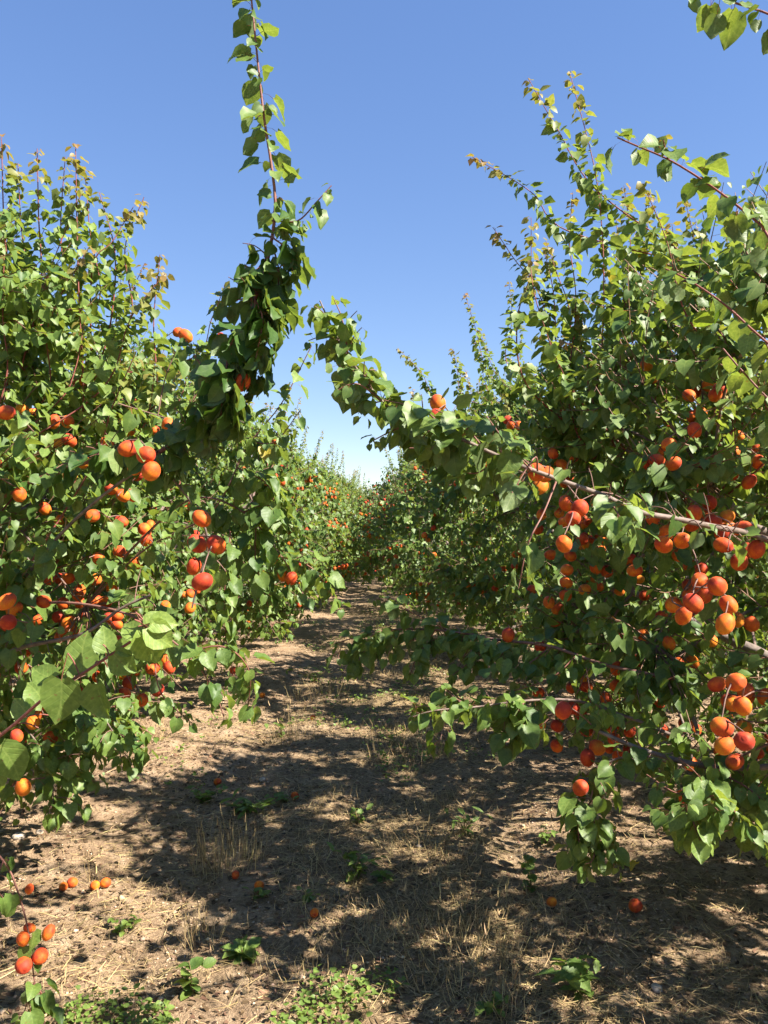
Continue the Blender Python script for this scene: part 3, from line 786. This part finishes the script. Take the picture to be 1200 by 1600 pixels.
B_R0 = [
    dict(pts=[(1230, 860, 2.35), (1090, 818, 2.15), (1000, 800, 2.08), (945, 775, 2.05), (880, 752, 2.02), (800, 722, 2.0), (730, 690, 2.0), (660, 660, 2.02), (605, 635, 2.05), (560, 580, 2.1), (525, 525, 2.12), (500, 470, 2.15)],
         r=(.012, .002), spacing=.03, per=1, size=.050, red=.05, t0=.15, tipsmall=.2, dress=48, dlen=.1, dspan=(.1, .96),
         forks=[dict(pts=[(545, 560, 2.1), (535, 500, 2.1), (522, 468, 2.1)], spacing=.02, size=.05, young=.3), dict(pts=[(575, 600, 2.08), (550, 590, 2.05), (530, 570, 2.05)], spacing=.016, size=.06), dict(pts=[(605, 635, 2.05), (560, 600, 2.0), (525, 610, 2.0)], spacing=.018, size=.055), dict(pts=[(660, 660, 2.02), (620, 670, 2.0), (580, 690, 2.05)], spacing=.018, size=.04),
                dict(pts=[(700, 675, 2.0), (660, 640, 1.98), (600, 625, 1.98)], spacing=.014, size=.06), dict(pts=[(760, 705, 2.0), (720, 660, 2.0), (680, 640, 2.05)], spacing=.014, size=.06),
                dict(pts=[(720, 685, 2.02), (690, 700, 2.05), (640, 700, 2.05)], spacing=.016, size=.055), dict(pts=[(830, 735, 2.0), (790, 690, 1.97), (760, 650, 2.0)], spacing=.016, size=.062),
                dict(pts=[(870, 750, 2.0), (850, 800, 1.9), (825, 850, 1.85), (810, 920, 1.85)], spacing=.03, size=.07), dict(pts=[(950, 778, 2.05), (970, 810, 1.9), (985, 835, 1.85)], spacing=.025, size=.07),
                dict(pts=[(840, 735, 2.0), (835, 715, 1.9), (800, 770, 1.85)], spacing=.03, size=.066), dict(pts=[(780, 715, 2.0), (740, 740, 2.05), (690, 720, 2.1)], spacing=.018, size=.055)]),
    dict(pts=[(1080, 1060, 2.8), (950, 1040, 2.9), (860, 1010, 3.0), (780, 1000, 3.05), (690, 985, 3.1), (600, 985, 3.2), (525, 1005, 3.25)], r=(.009, .002), spacing=.024, size=.058, red=.15, t0=.1, dress=22, dlen=.14,
         fruit=[(794, 992, 22, 3.0)],
         forks=[dict(pts=[(600, 985, 3.2), (575, 1010, 3.2), (548, 1055, 3.2)], spacing=.012), dict(pts=[(700, 985, 3.1), (650, 960, 3.15), (590, 935, 3.3)], spacing=.02, young=.2), dict(pts=[(680, 985, 3.1), (650, 1030, 3.05), (640, 1060, 3.05)], spacing=.013),
                dict(pts=[(780, 1000, 3.05), (740, 1030, 3.0), (700, 1060, 3.0)], spacing=.013), dict(pts=[(860, 1010, 3.0), (820, 1040, 2.95), (770, 1050, 2.95)], spacing=.014), dict(pts=[(740, 990, 3.1), (700, 1000, 3.1), (640, 1000, 3.15)], spacing=.014),
                dict(pts=[(900, 1025, 2.95), (860, 1060, 2.9), (800, 1080, 2.9)], spacing=.014)]),
    dict(pts=[(1090, 1150, 2.7), (980, 1120, 2.75), (900, 1095, 2.75), (820, 1095, 2.7), (740, 1105, 2.65), (680, 1110, 2.6), (645, 1120, 2.6)], r=(.009, .002), spacing=.024, size=.058, red=.1, dress=20, dlen=.13,
         forks=[dict(pts=[(820, 1095, 2.7), (800, 1130, 2.65), (785, 1170, 2.65)], spacing=.012, size=.068), dict(pts=[(880, 1095, 2.75), (850, 1130, 2.7), (820, 1150, 2.7)], spacing=.014), dict(pts=[(740, 1105, 2.65), (710, 1090, 2.65), (690, 1070, 2.7)], spacing=.016),
                dict(pts=[(960, 1115, 2.75), (945, 1110, 2.6), (930, 1100, 2.5)], spacing=.02, young=.8, size=.055)]),
    dict(pts=[(1080, 1190, 2.6), (1000, 1180, 2.55), (945, 1195, 2.5), (925, 1240, 2.48), (920, 1290, 2.48), (935, 1335, 2.48)], r=(.006, .002), spacing=.020, size=.058, red=.1, t0=.3, dress=12, dspan=(.4, 1), fruit=[(907, 1231, 26, 2.46)],
         forks=[dict(pts=[(925, 1250, 2.48), (905, 1280, 2.46), (905, 1330, 2.46)], spacing=.013), dict(pts=[(922, 1280, 2.48), (945, 1300, 2.46), (950, 1340, 2.46)], spacing=.014),
                dict(pts=[(932, 1325, 2.48), (925, 1345, 2.44), (915, 1350, 2.44)], spacing=.02, young=.5), dict(pts=[(935, 1330, 2.48), (955, 1345, 2.44), (962, 1360, 2.44)], spacing=.014, young=.95, size=.045)]),
    dict(pts=[(1260, 1195, 2.5), (1170, 1200, 2.45), (1090, 1195, 2.45), (1000, 1170, 2.5), (930, 1140, 2.55)], r=(.014, .006), spacing=.05, size=.058, red=0., t0=.3, dress=16),
    dict(pts=[(1130, 1195, 2.4), (1110, 1240, 2.25), (1080, 1270, 2.2), (1060, 1285, 2.18)], r=(.005, .002), spacing=.02, size=.058, young=.35, dress=12, dlen=.14,
         forks=[dict(pts=[(1080, 1270, 2.2), (1085, 1290, 2.15), (1100, 1320, 2.15)], spacing=.014, young=.65), dict(pts=[(1110, 1240, 2.25), (1150, 1270, 2.2), (1190, 1320, 2.2)], spacing=.014), dict(pts=[(1130, 1210, 2.4), (1180, 1240, 2.3), (1230, 1300, 2.3)], spacing=.015),
                dict(pts=[(1110, 1235, 2.25), (1060, 1240, 2.25), (1010, 1210, 2.3)], spacing=.016)]),
]
# -- right tree beside the camera
B_RB = [
    dict(pts=[(1300, 440, 1.55), (1190, 352, 1.62), (1120, 297, 1.68), (1050, 252, 1.73), (990, 226, 1.78), (965, 215, 1.8)], r=(.006, .0018), spacing=.020, size=.050, red=.9, droop=.8, tipsmall=.15, t0=.05, young=.12,
         forks=[dict(pts=[(1045, 250, 1.74), (1040, 235, 1.72), (1036, 218, 1.7)], spacing=.012, size=.02, bronze=.8, young=.3)]),
    dict(pts=[(1300, 590, 1.6), (1200, 535, 1.65), (1135, 478, 1.7), (1080, 440, 1.75), (1040, 420, 1.8)], r=(.006, .0018), spacing=.020, size=.050, red=.9, droop=.8, tipsmall=.15, t0=.05, young=.1),
    dict(pts=[(1320, 90, 1.5), (1220, 30, 1.5), (1150, 5, 1.52), (1075, -20, 1.55)], r=(.005, .0018), spacing=.017, size=.050, red=.8, tipsmall=.2, young=.25, t0=.05),
    dict(pts=[(1320, 700, 1.75), (1220, 640, 1.8), (1160, 580, 1.85), (1130, 545, 1.9)], r=(.006, .002), spacing=.022, size=.064, red=.5),
]
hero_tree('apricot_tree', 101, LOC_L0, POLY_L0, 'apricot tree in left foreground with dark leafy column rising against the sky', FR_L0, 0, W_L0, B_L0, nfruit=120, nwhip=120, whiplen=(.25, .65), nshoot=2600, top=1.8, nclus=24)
hero_tree('apricot_tree', 202, LOC_R0, POLY_R0, 'fruit-laden apricot tree filling the right foreground, low branches over the path', FR_R0, 0, W_R0, B_R0, nfruit=120, nwhip=120, whiplen=(.25, .65), nshoot=2600, top=1.85, out=.58, nclus=48)
hero_tree('apricot_tree', 303, LOC_LB, None, 'apricot tree whose large-leaved branch enters at the left edge', [], 0, [], B_LB, nfruit=20, nwhip=8, nshoot=700)
hero_tree('apricot_tree', 404, LOC_RB, None, 'apricot tree whose big-leaved branches enter at the upper right corner', [], 0, [], B_RB, nfruit=20, nwhip=12, nshoot=230, top=1.5)
W_R1 = [[(765, 590, 6.2), (742, 510, 6.2), (726, 458, 6.2)], [(690, 640, 6.5), (660, 585, 6.5), (622, 545, 6.5)], [(725, 620, 6.4), (715, 580, 6.4), (708, 545, 6.4)], [(790, 560, 6.6), (800, 500, 6.6), (795, 440, 6.6)]]
W_L1 = [[(420, 700, 6.4), (440, 650, 6.4), (450, 600, 6.4)], [(300, 640, 6.5), (305, 590, 6.5), (310, 540, 6.5)], [(380, 690, 6.4), (390, 650, 6.4), (385, 610, 6.4)]]
hero_tree('apricot_tree', 505, LOC_L1, POLY_L1, 'second apricot tree of the left row, behind the dark leafy column', [], 200, W_L1, [], nfruit=290, nwhip=24, nshoot=1900, R=2.05, top=1.85, shell=(.82, 1.02))
hero_tree('apricot_tree', 606, LOC_R1, POLY_R1, 'second apricot tree of the right row, under the branch reaching over the path', [], 200, W_R1, [], nfruit=290, nwhip=24, nshoot=1900, R=2.05, top=1.85, shell=(.82, 1.02))

# ------------------------------------------------------------------ the rest of the rows
def copy_tree(src, loc, rz, sc, label, group):
    r = src.copy(); COL.objects.link(r); r.location = loc; r.rotation_euler = (0, 0, rz); r.scale = sc
    r['label'] = label; r['group'] = group
    for ch in src.children:
        c = ch.copy(); COL.objects.link(c); c.parent = r
    return r
ORD = ['third', 'fourth', 'fifth', 'sixth']
protos = []
spots = []
for side, X0, y1, word in ((-1, XL + .02, 10.4, 'left'), (1, XR - .45, 10.5, 'right')):
    for k in range(15):
        lab = f'{ORD[k]} apricot tree of the {word} row, counted from the camera' if k < 4 else f'small far apricot tree of the {word} row near the vanishing point'
        grp = 'apricot trees of the two rows' if k < 4 else f'far apricot trees of the {word} row'
        spots.append((X0 - side * (.26 + min(k, 3) * .07) + rng.normal(0, .08), y1 + .25 + k * 3.7, lab, grp, k))
for X0, word in ((XL - 5.0, 'left'), (XR + 5.0, 'right')):
    for k in range(8):
        spots.append((X0 + rng.normal(0, .1), -.5 + k * 3.7 + 1.4, f'apricot tree of the next row, seen in gaps behind the {word} row', f'apricot trees of the next row on the {word}', 3))
spots.sort(key=lambda s: s[4])
for n_, (x, y, lab, grp, k) in enumerate(spots):
    z = float(ground_z(x, y)) - .02
    if n_ < 4:
        EX[0] = 1.35                          # the far trees taper upwards
        T = grow(700 + n_, nlat=100, nshoot=1250, nwhip=44, R=2.15, top=1.9, shell=(.86, 1.02), wc=.66, nfruit=420, spacing=.030, size=.078, whiplen=(.45, 1.15))
        r = assemble('apricot_tree', T, (x, y, z), lab, grp, 'far', 0, None, None, fruit_named=False)
        protos.append(r)
    else:
        s = rng.uniform(.88, 1.1)
        if k < 3: s *= 1.06
        if k > 6: s *= .94
        copy_tree(protos[n_ % 4], (x, y, z), rng.uniform(0, 6.28), (s, s, s * rng.uniform(.90, 1.10)), lab, grp)

# ------------------------------------------------------------------ ground litter
def ribbons(name, p, d, L, w, col, mat, lift=.0, bend=.15, upright=None):
    """flat tapered blades: three cross-sections each"""
    n = len(p); side = nrm(np.cross(d, UP + rng.normal(0, .35, (n, 3)))) * w[:, None]
    perp = nrm(rng.normal(0, 1, (n, 3))) * np.array([1, 1, .25])
    q1 = p + d * (L * .5)[:, None] + perp * (L * bend)[:, None]; q2 = p + d * L[:, None]
    V = np.stack([p - side, p + side, q1 - side * .8, q1 + side * .8, q2], 1)
    Fc = np.array([(0, 1, 3), (0, 3, 2), (2, 3, 4)])
    Fa = (Fc[None] + (np.arange(n) * 5)[:, None, None]).reshape(-1, 3)
    return build_mesh(name, V.reshape(-1, 3), Fa, mat, False, {'tint': ('FLOAT_COLOR', np.repeat(np.c_[col, np.ones(n)], 5, 0))})
def straw_col(n, g=0.):
    c = np.array([.56, .41, .20]) * rng.uniform(.3, 1.25, (n, 1)) * rng.uniform(.92, 1.08, (n, 3))
    return np.clip(c, 0, .9)

n = 95000
yy = 1.9 + 13 * rng.random(n) ** 1.9; xx = rng.normal(.05, .75, n) * (1 + .02 * yy)
wide = rng.random(n) < .35; xx = np.where(wide, rng.uniform(-2.6, 2.6, n), xx)
dens = vnoise(xx * 1.6, yy * 1.6, 8) + .5 * vnoise(xx * 5, yy * 5, 9)
k = rng.random(n) < np.clip((dens - .35) * 1.6, .06, 1); xx, yy = xx[k], yy[k]; n = len(xx)
an = rng.uniform(0, 6.28, n); p = np.stack([xx, yy, ground_z(xx, yy) + rng.uniform(.001, .016, n)], 1)
d = nrm(np.stack([np.cos(an), np.sin(an), rng.normal(.02, .16, n)], 1))
obj('dry_straw', ribbons('dry_straw', p, d, rng.uniform(.03, .14, n), rng.uniform(.0006, .0016, n), straw_col(n), M_STRAW), kind='stuff', label='loose dry straw strewn over the orchard lane')
# dark leaf litter and bits of bark
n = 34000
xx = rng.uniform(-3, 3, n); yy = 1.9 + 9 * rng.random(n) ** 1.7
an = rng.uniform(0, 6.28, n); d = nrm(np.stack([np.cos(an), np.sin(an), rng.normal(0.05, .2, n)], 1)); p = np.stack([xx, yy, ground_z(xx, yy) + .004], 1)
c = np.array([.12, .075, .042]) * rng.uniform(.35, 2.0, (n, 1)) * rng.uniform(.9, 1.1, (n, 3))
obj('leaf_litter', ribbons('leaf_litter', p, d, rng.uniform(.012, .04, n), rng.uniform(.003, .009, n), c, M_STRAW, bend=.1), kind='stuff', label='brown crumbled leaf litter lying on the soil')
# gravel
ico = np.array([(0, 0, 1), (.9, 0, .3), (.28, .85, .3), (-.72, .52, .35), (-.72, -.52, .3), (.28, -.85, .3), (0, 0, -.6)], float)
icf = np.array([(0, 1, 2), (0, 2, 3), (0, 3, 4), (0, 4, 5), (0, 5, 1), (6, 2, 1), (6, 3, 2), (6, 4, 3), (6, 5, 4), (6, 1, 5)])
n = 22000
yy = 1.9 + 10 * rng.random(n) ** 1.8; xx = np.where(rng.random(n) < .75, rng.choice([-1, 1], n) * rng.uniform(.7, 3, n), rng.uniform(-1, 1, n))
s = .0025 + .0075 * rng.random(n) ** 3; s = np.where(rng.random(n) < .02, s * 2.6, s)
V = ico[None] * s[:, None, None] * rng.uniform(.6, 1.3, (n, 7, 1)); an = rng.uniform(0, 6.28, n)
ca, sa = np.cos(an)[:, None], np.sin(an)[:, None]
V = np.stack([V[..., 0] * ca - V[..., 1] * sa, V[..., 0] * sa + V[..., 1] * ca, V[..., 2] * .7], -1) + np.stack([xx, yy, ground_z(xx, yy) + s * .15], 1)[:, None]
c = np.array([.47, .34, .23]) * rng.uniform(.5, 1.4, (n, 1)) * rng.uniform(.93, 1.07, (n, 3))
obj('gravel', build_mesh('gravel', V.reshape(-1, 3), (icf[None] + (np.arange(n) * 7)[:, None, None]).reshape(-1, 3), M_PEB, False, {'tint': ('FLOAT_COLOR', np.repeat(np.c_[c, np.ones(n)], 7, 0))}), kind='stuff', label='tan pebbles and soil clods scattered over the ground')

def on_ground(px, py):
    v = CR @ np.array([(px - 600) / F, -(py - 800) / F, -1.0]); t = -CAM[2] / v[2]; q = CAM + v * t
    q[2] = float(ground_z(q[0], q[1])); return q

# ------------------------------------------------------------------ dry grass tufts, each a thing
def tuft(px, py, h, rad, nb, label, name='dry_grass_tuft', lean=.25, tint=1.):
    c = on_ground(px, py); root = obj(name, None, None, label=label, category='grass tuft', group='dry grass tufts in the lane'); root.location = tuple(c)
    r = rad * np.sqrt(rng.random(nb)); an = rng.uniform(0, 6.28, nb)
    p = np.stack([r * np.cos(an), r * np.sin(an), np.full(nb, -.005)], 1)
    d = nrm(np.stack([np.cos(an) * lean * r / rad + rng.normal(0, lean * .7, nb), np.sin(an) * lean * r / rad + rng.normal(0, lean * .7, nb), np.ones(nb)], 1))
    L = h * rng.uniform(.4, 1.1, nb)
    obj('blades', ribbons('blades', p, d, L, rng.uniform(.0008, .0016, nb), straw_col(nb) * tint, M_STRAW, bend=.12), root, kind='stuff')
    m = max(3, nb // 9)
    ks = rng.permutation(nb)[:m]; q = p[ks] + d[ks] * L[ks][:, None]
    obj('seed_heads', ribbons('seed_heads', q - d[ks] * .02, d[ks], np.full(m, .045), np.full(m, .003), straw_col(m) * 1.05, M_STRAW, bend=.05), root, kind='stuff')
tuft(358, 1352, .24, .17, 190, 'tall pale dry grass tuft standing in sunlight left of the lane centre', lean=.18)
tuft(740, 1520, .13, .26, 260, 'wide spread of dry grass at the lane centre, lower edge', lean=.5)
tuft(715, 1440, .13, .30, 260, 'thin shaded dry grass patch on the right side of the lane', lean=.45)
tuft(680, 1340, .16, .28, 200, 'low dry grass patch in front of the dark weed at right', lean=.5)
tuft(315, 1468, .16, .07, 50, 'narrow dry grass tuft above the broad green rosette', lean=.2)
tuft(455, 1160, .26, .22, 120, 'dry grass tuft beside the far shade band on the left', lean=.3)
tuft(500, 1090, .24, .3, 120, 'far dry grass patch near the hanging dark leaves', lean=.3)
tuft(640, 1190, .18, .3, 150, 'dry grass patch below the low right branches', lean=.4)
tuft(150, 1372, .15, .04, 16, 'few dry stalks rising behind the fallen yellow apricot', lean=.12)
tuft(800, 1590, .14, .06, 30, 'small dry tuft at the very bottom right of centre', lean=.3)
tuft(240, 1170, .2, .1, 50, 'small dry tuft under the left tree', lean=.25)
tuft(600, 1470, .09, .25, 120, 'short trampled dry grass in the lane middle', lean=.7)

n = 18000
yy = 2.7 + 11 * rng.random(n) ** 1.5; xx = .15 + rng.normal(0, .36, n) + .25 * (vnoise(yy * .6, yy * 0, 41) - .5)
kk = rng.random(n) < np.clip((vnoise(xx * 2.6, yy * 2.0, 42) - .38) * 3, 0, 1); xx, yy = xx[kk], yy[kk]; n = len(xx)
p = np.stack([xx, yy, ground_z(xx, yy) - .003], 1); d = nrm(np.stack([rng.normal(0, .5, n), rng.normal(0, .5, n), np.ones(n)], 1))
obj('dry_grass', ribbons('dry_grass', p, d, rng.uniform(.03, .13, n), rng.uniform(.0007, .0014, n), straw_col(n), M_STRAW, bend=.15), kind='stuff', label='pale dry grass strip standing along the middle of the lane')

# ------------------------------------------------------------------ green weeds
def weed_leaf_mesh(kind):
    if kind == 'lobed': o = [(0, 0), (.2, .15), (.14, .28), (.3, .42), (.2, .55), (.24, .72), (0, 1)]
    elif kind == 'long': o = [(0, 0), (.09, .2), (.15, .5), (.13, .75), (0, 1)]
    else: o = [(0, 0), (.3, .2), (.4, .5), (.28, .82), (0, 1)]
    m = len(o); V = []; Fc = []
    for x, y in o: V += [(-x, y, abs(x) * .35 - .25 * y * y), (0, y, -.25 * y * y), (x, y, abs(x) * .35 - .25 * y * y)]
    for k in range(m - 1):
        a = k * 3
        Fc += [(a, a + 1, a + 4), (a, a + 4, a + 3), (a + 1, a + 2, a + 5), (a + 1, a + 5, a + 4)]
    L = np.array(V) * np.array([1, 1, 0])
    return build_mesh('weed_leaf', np.array(V), np.array(Fc), M_LEAF, True, {'lco': ('FLOAT_VECTOR', L)})
WL = {k: weed_leaf_mesh(k) for k in ('lobed', 'long', 'oval')}
def weed(px, py, h, rad, nl, kind, size, label, young=.15, rosette=False, name='weed_plant'):
    c = on_ground(px, py); root = obj(name, None, None, label=label, category='weed', group='green weeds on the lane'); root.location = tuple(c)
    tb = Tubes(); ns = 1 if rosette else max(2, int(rad * 60)); stems = []
    for q in range(ns):
        an = rng.uniform(0, 6.28); e = np.array([math.cos(an) * rad * rng.uniform(.2, 1), math.sin(an) * rad * rng.uniform(.2, 1), h * rng.uniform(.6, 1)])
        if rosette: e = np.array([0, 0, h * .3])
        pa = spline([(0, 0, -.01), (e[0] * .35, e[1] * .35, e[2] * .6), e], 8); tb.add(pa, .002, .001, 4, (.1, .8, 0, 1)); stems.append(pa)
    obj('stem', tb.mesh('stem', M_TWIG), root)
    for q in range(nl):
        pa = stems[q % ns]; pt = pa[int(rng.integers(1, 8))] if not rosette else pa[2]
        an = rng.uniform(0, 6.28); el = rng.uniform(.1, .7) if rosette else rng.uniform(-.3, .8)
        a_ = nrm(np.array([math.cos(an), math.sin(an), el])); R = frames(a_[None], (UP + rng.normal(0, .3, 3))[None])[0]
        s = size * rng.uniform(.6, 1.2)
        o = obj('leaf', WL[kind], root); o.matrix_basis = Matrix.Translation(pt) @ Matrix(R.tolist()).to_4x4() @ Matrix.Scale(s, 4)
        o.color = (rng.uniform(.2, .9), max(0, young + rng.normal(0, .08)), 0, 0)
weed(318, 1256, .09, .16, 60, 'oval', .035, 'bushy low green weed left of the lane, upper one of the left cluster', .12)
weed(388, 1262, .07, .18, 45, 'long', .09, 'grassy green weed beside the bushy one on the left', .2)
weed(445, 1245, .06, .15, 34, 'oval', .03, 'flat green weed next to the split fallen apricot', .1)
weed(557, 1375, .17, .12, 40, 'lobed', .06, 'dark upright lobed weed in the lane centre', .02)
weed(600, 1375, .08, .06, 16, 'lobed', .05, 'small lobed weed just right of the dark upright one', .1)
weed(560, 1285, .1, .07, 18, 'lobed', .05, 'small weed in shade above the dark upright weed', .05)
weed(378, 1492, .09, .12, 26, 'lobed', .085, 'bright green broad-leaved rosette in the lower left lane', .3, True)
weed(302, 1548, .13, .07, 18, 'oval', .05, 'dark heart-leaved seedling near the lower left edge', .0)
weed(725, 1310, .12, .14, 40, 'long', .06, 'dark feathery weed right of the lane centre', .0)
weed(830, 1385, .16, .07, 22, 'oval', .045, 'spindly weed seedling beside the fallen apricot at right', .1)
weed(850, 1320, .08, .1, 26, 'oval', .03, 'low pale weed under the hanging right sprig', .2)
weed(185, 1455, .05, .1, 30, 'oval', .03, 'small light green weed below the fallen apricot pair', .3)
weed(905, 1555, .16, .12, 26, 'lobed', .08, 'large dark weed in deep shade at lower right', .0)
weed(490, 1065, .16, .3, 50, 'long', .07, 'far green weed patch below the left trees', .2)
weed(440, 1150, .12, .12, 24, 'oval', .04, 'far seedling weed by the dry tuft on the left', .2)
weed(765, 1580, .06, .07, 16, 'lobed', .05, 'small bright weed at the bottom of the lane', .3)
weed(405, 1405, .04, .05, 10, 'oval', .04, 'tiny two-leaved seedling right of a fallen apricot', .1)
weed(480, 1415, .05, .06, 12, 'oval', .035, 'tiny seedling in the shaded lane middle', .15)

def cover(cx0, cx1, cy0, cy1, n, label):
    px = rng.uniform(cx0, cx1, n); py = rng.uniform(cy0, cy1, n)
    p = np.array([on_ground(a, b) for a, b in zip(px, py)])
    kk = vnoise(p[:, 0] * 9, p[:, 1] * 9, 21) - .9 * np.hypot((px - (cx0 + cx1) / 2) / (cx1 - cx0), (py - 1610) / 130) > .12; p = p[kk]; n = len(p)
    p[:, 2] += rng.uniform(.01, .05, n)
    an = rng.uniform(0, 6.28, n); a_ = nrm(np.stack([np.cos(an), np.sin(an), rng.uniform(-.2, .5, n)], 1))
    t = np.stack([rng.uniform(.3, 1, n), rng.uniform(.0, .35, n), np.zeros(n), np.zeros(n)], 1)
    me = leaf_mesh('ground_cover', [p, a_, UP + rng.normal(0, .3, (n, 3)), rng.uniform(.012, .024, n), t], 'mid', rng)
    obj('ground_cover', me, None, kind='stuff', label=label)
def scatter_green():
    n = 900
    y = 4.6 + 11 * rng.random(n) ** 1.3; x = rng.normal(-.1, .8, n); kk = vnoise(x * 2.2, y * 1.6, 31) > .56; x, y = x[kk], y[kk]
    m = 7; n = len(x); x = np.repeat(x, m) + rng.normal(0, .03, n * m); y = np.repeat(y, m) + rng.normal(0, .03, n * m); n *= m
    p = np.stack([x, y, ground_z(x, y) + rng.uniform(.005, .06, n)], 1); an = rng.uniform(0, 6.28, n)
    t = np.stack([rng.uniform(.3, 1, n), rng.uniform(0, .4, n), np.zeros(n), np.zeros(n)], 1)
    obj('ground_cover', leaf_mesh('ground_cover', [p, nrm(np.stack([np.cos(an), np.sin(an), rng.uniform(0, .9, n)], 1)), UP + rng.normal(0, .4, (n, 3)), rng.uniform(.014, .032, n), t], 'far', rng), None, kind='stuff',
        label='scattered small green seedlings along the receding lane')
scatter_green()
cover(90, 270, 1555, 1640, 480, 'clover-like green ground cover at the bottom left edge')
cover(400, 660, 1540, 1640, 560, 'clover-like green ground cover at the bottom edge of the lane')

# ------------------------------------------------------------------ fallen apricots and yellow leaf
def fallen(px, py, dia, label, split=False):
    c = on_ground(px, py + dia * .4); d = c[1]
    s = float(np.clip(dia * d / F, .034, .056))
    o = obj('fallen_apricot', APRICOT, None, label=label, category='apricot', group='apricots fallen on the ground')
    o.location = (c[0], c[1], c[2] + s * .46); o.scale = (s / 2, s / 2 * rng.uniform(.95, 1.05), s / 2)
    o.rotation_euler = (rng.uniform(0, 6), rng.uniform(0, 6), rng.uniform(0, 6))
fallen(113, 1376, 16, 'fallen apricot at left, right one of the pair beside the hanging twig')
fallen(99, 1386, 14, 'fallen apricot at left, left one of the pair beside the hanging twig')
fallen(148, 1384, 15, 'yellowish fallen apricot with dry stalks rising behind it')
fallen(165, 1381, 16, 'orange fallen apricot just right of the yellowish one')
fallen(461, 1239, 13, 'fallen apricot lying by the flat green weed in the lane')
fallen(340, 1219, 12, 'fallen apricot above the bushy green weed on the left')
fallen(368, 1371, 13, 'shaded fallen apricot at the foot of the tall dry tuft')
fallen(405, 1387, 15, 'shaded fallen apricot beside the tiny two-leaved seedling')
fallen(491, 1436, 14, 'fallen apricot alone in the shaded lane middle')
fallen(862, 1410, 16, 'fallen apricot at the spindly seedling on the right')
fallen(993, 1421, 21, 'largest fallen apricot, lying in shade at the right')
fallen(489, 1120, 9, 'far fallen apricot on the sunlit lane')
fallen(410, 1086, 9, 'far fallen apricot under the left trees')
c = on_ground(1002, 1360)
o = obj('fallen_leaf', FINE[2], None, label='yellow fallen leaf on the shaded soil at right', category='leaf'); o.location = (c[0], c[1], c[2] + .02)
o.scale = (.055,) * 3; o.rotation_euler = (-.15, .2, 2.2); o.color = (.5, .3, 0, 1)
def stone(px, py, s, label):
    c = on_ground(px, py); r2 = random.Random(px)
    V = []; Fc = []
    nu, nv = 9, 6
    for k in range(1, nv):
        for q in range(nu):
            th, ph = math.pi * k / nv, 2 * math.pi * q / nu; w = r2.uniform(.85, 1.1)
            V.append((math.sin(th) * math.cos(ph) * w * 1.2, math.sin(th) * math.sin(ph) * w, math.cos(th) * w * .65))
    V += [(0, 0, .62), (0, 0, -.62)]; t, bt = len(V) - 2, len(V) - 1
    for k in range(nv - 2):
        for q in range(nu):
            a, b = k * nu + q, k * nu + (q + 1) % nu; Fc += [(a, a + nu, b + nu), (a, b + nu, b)]
    for q in range(nu): Fc += [(t, q, (q + 1) % nu), (bt, (nv - 2) * nu + (q + 1) % nu, (nv - 2) * nu + q)]
    o = obj('stone', build_mesh('stone', np.array(V) * s, np.array(Fc), M_STONE, False), None, label=label, category='stone', group='stones lying on the soil')
    o.location = (c[0], c[1], c[2] + s * .25); o.rotation_euler = (0, 0, r2.uniform(0, 6))
M_STONE = simple('stone', (.42, .35, .28), .9, .3, 40)
stone(1026, 1541, .02, 'pale stone in the dark shade at lower right')
stone(30, 1315, .03, 'tan stone below the left tree at the left edge')
stone(62, 1300, .022, 'small tan stone right of the one at the left edge')
stone(410, 1215, .022, 'flat pale stone beside the green weeds on the left')
stone(655, 1330, .014, 'tiny white stone in the lane middle')
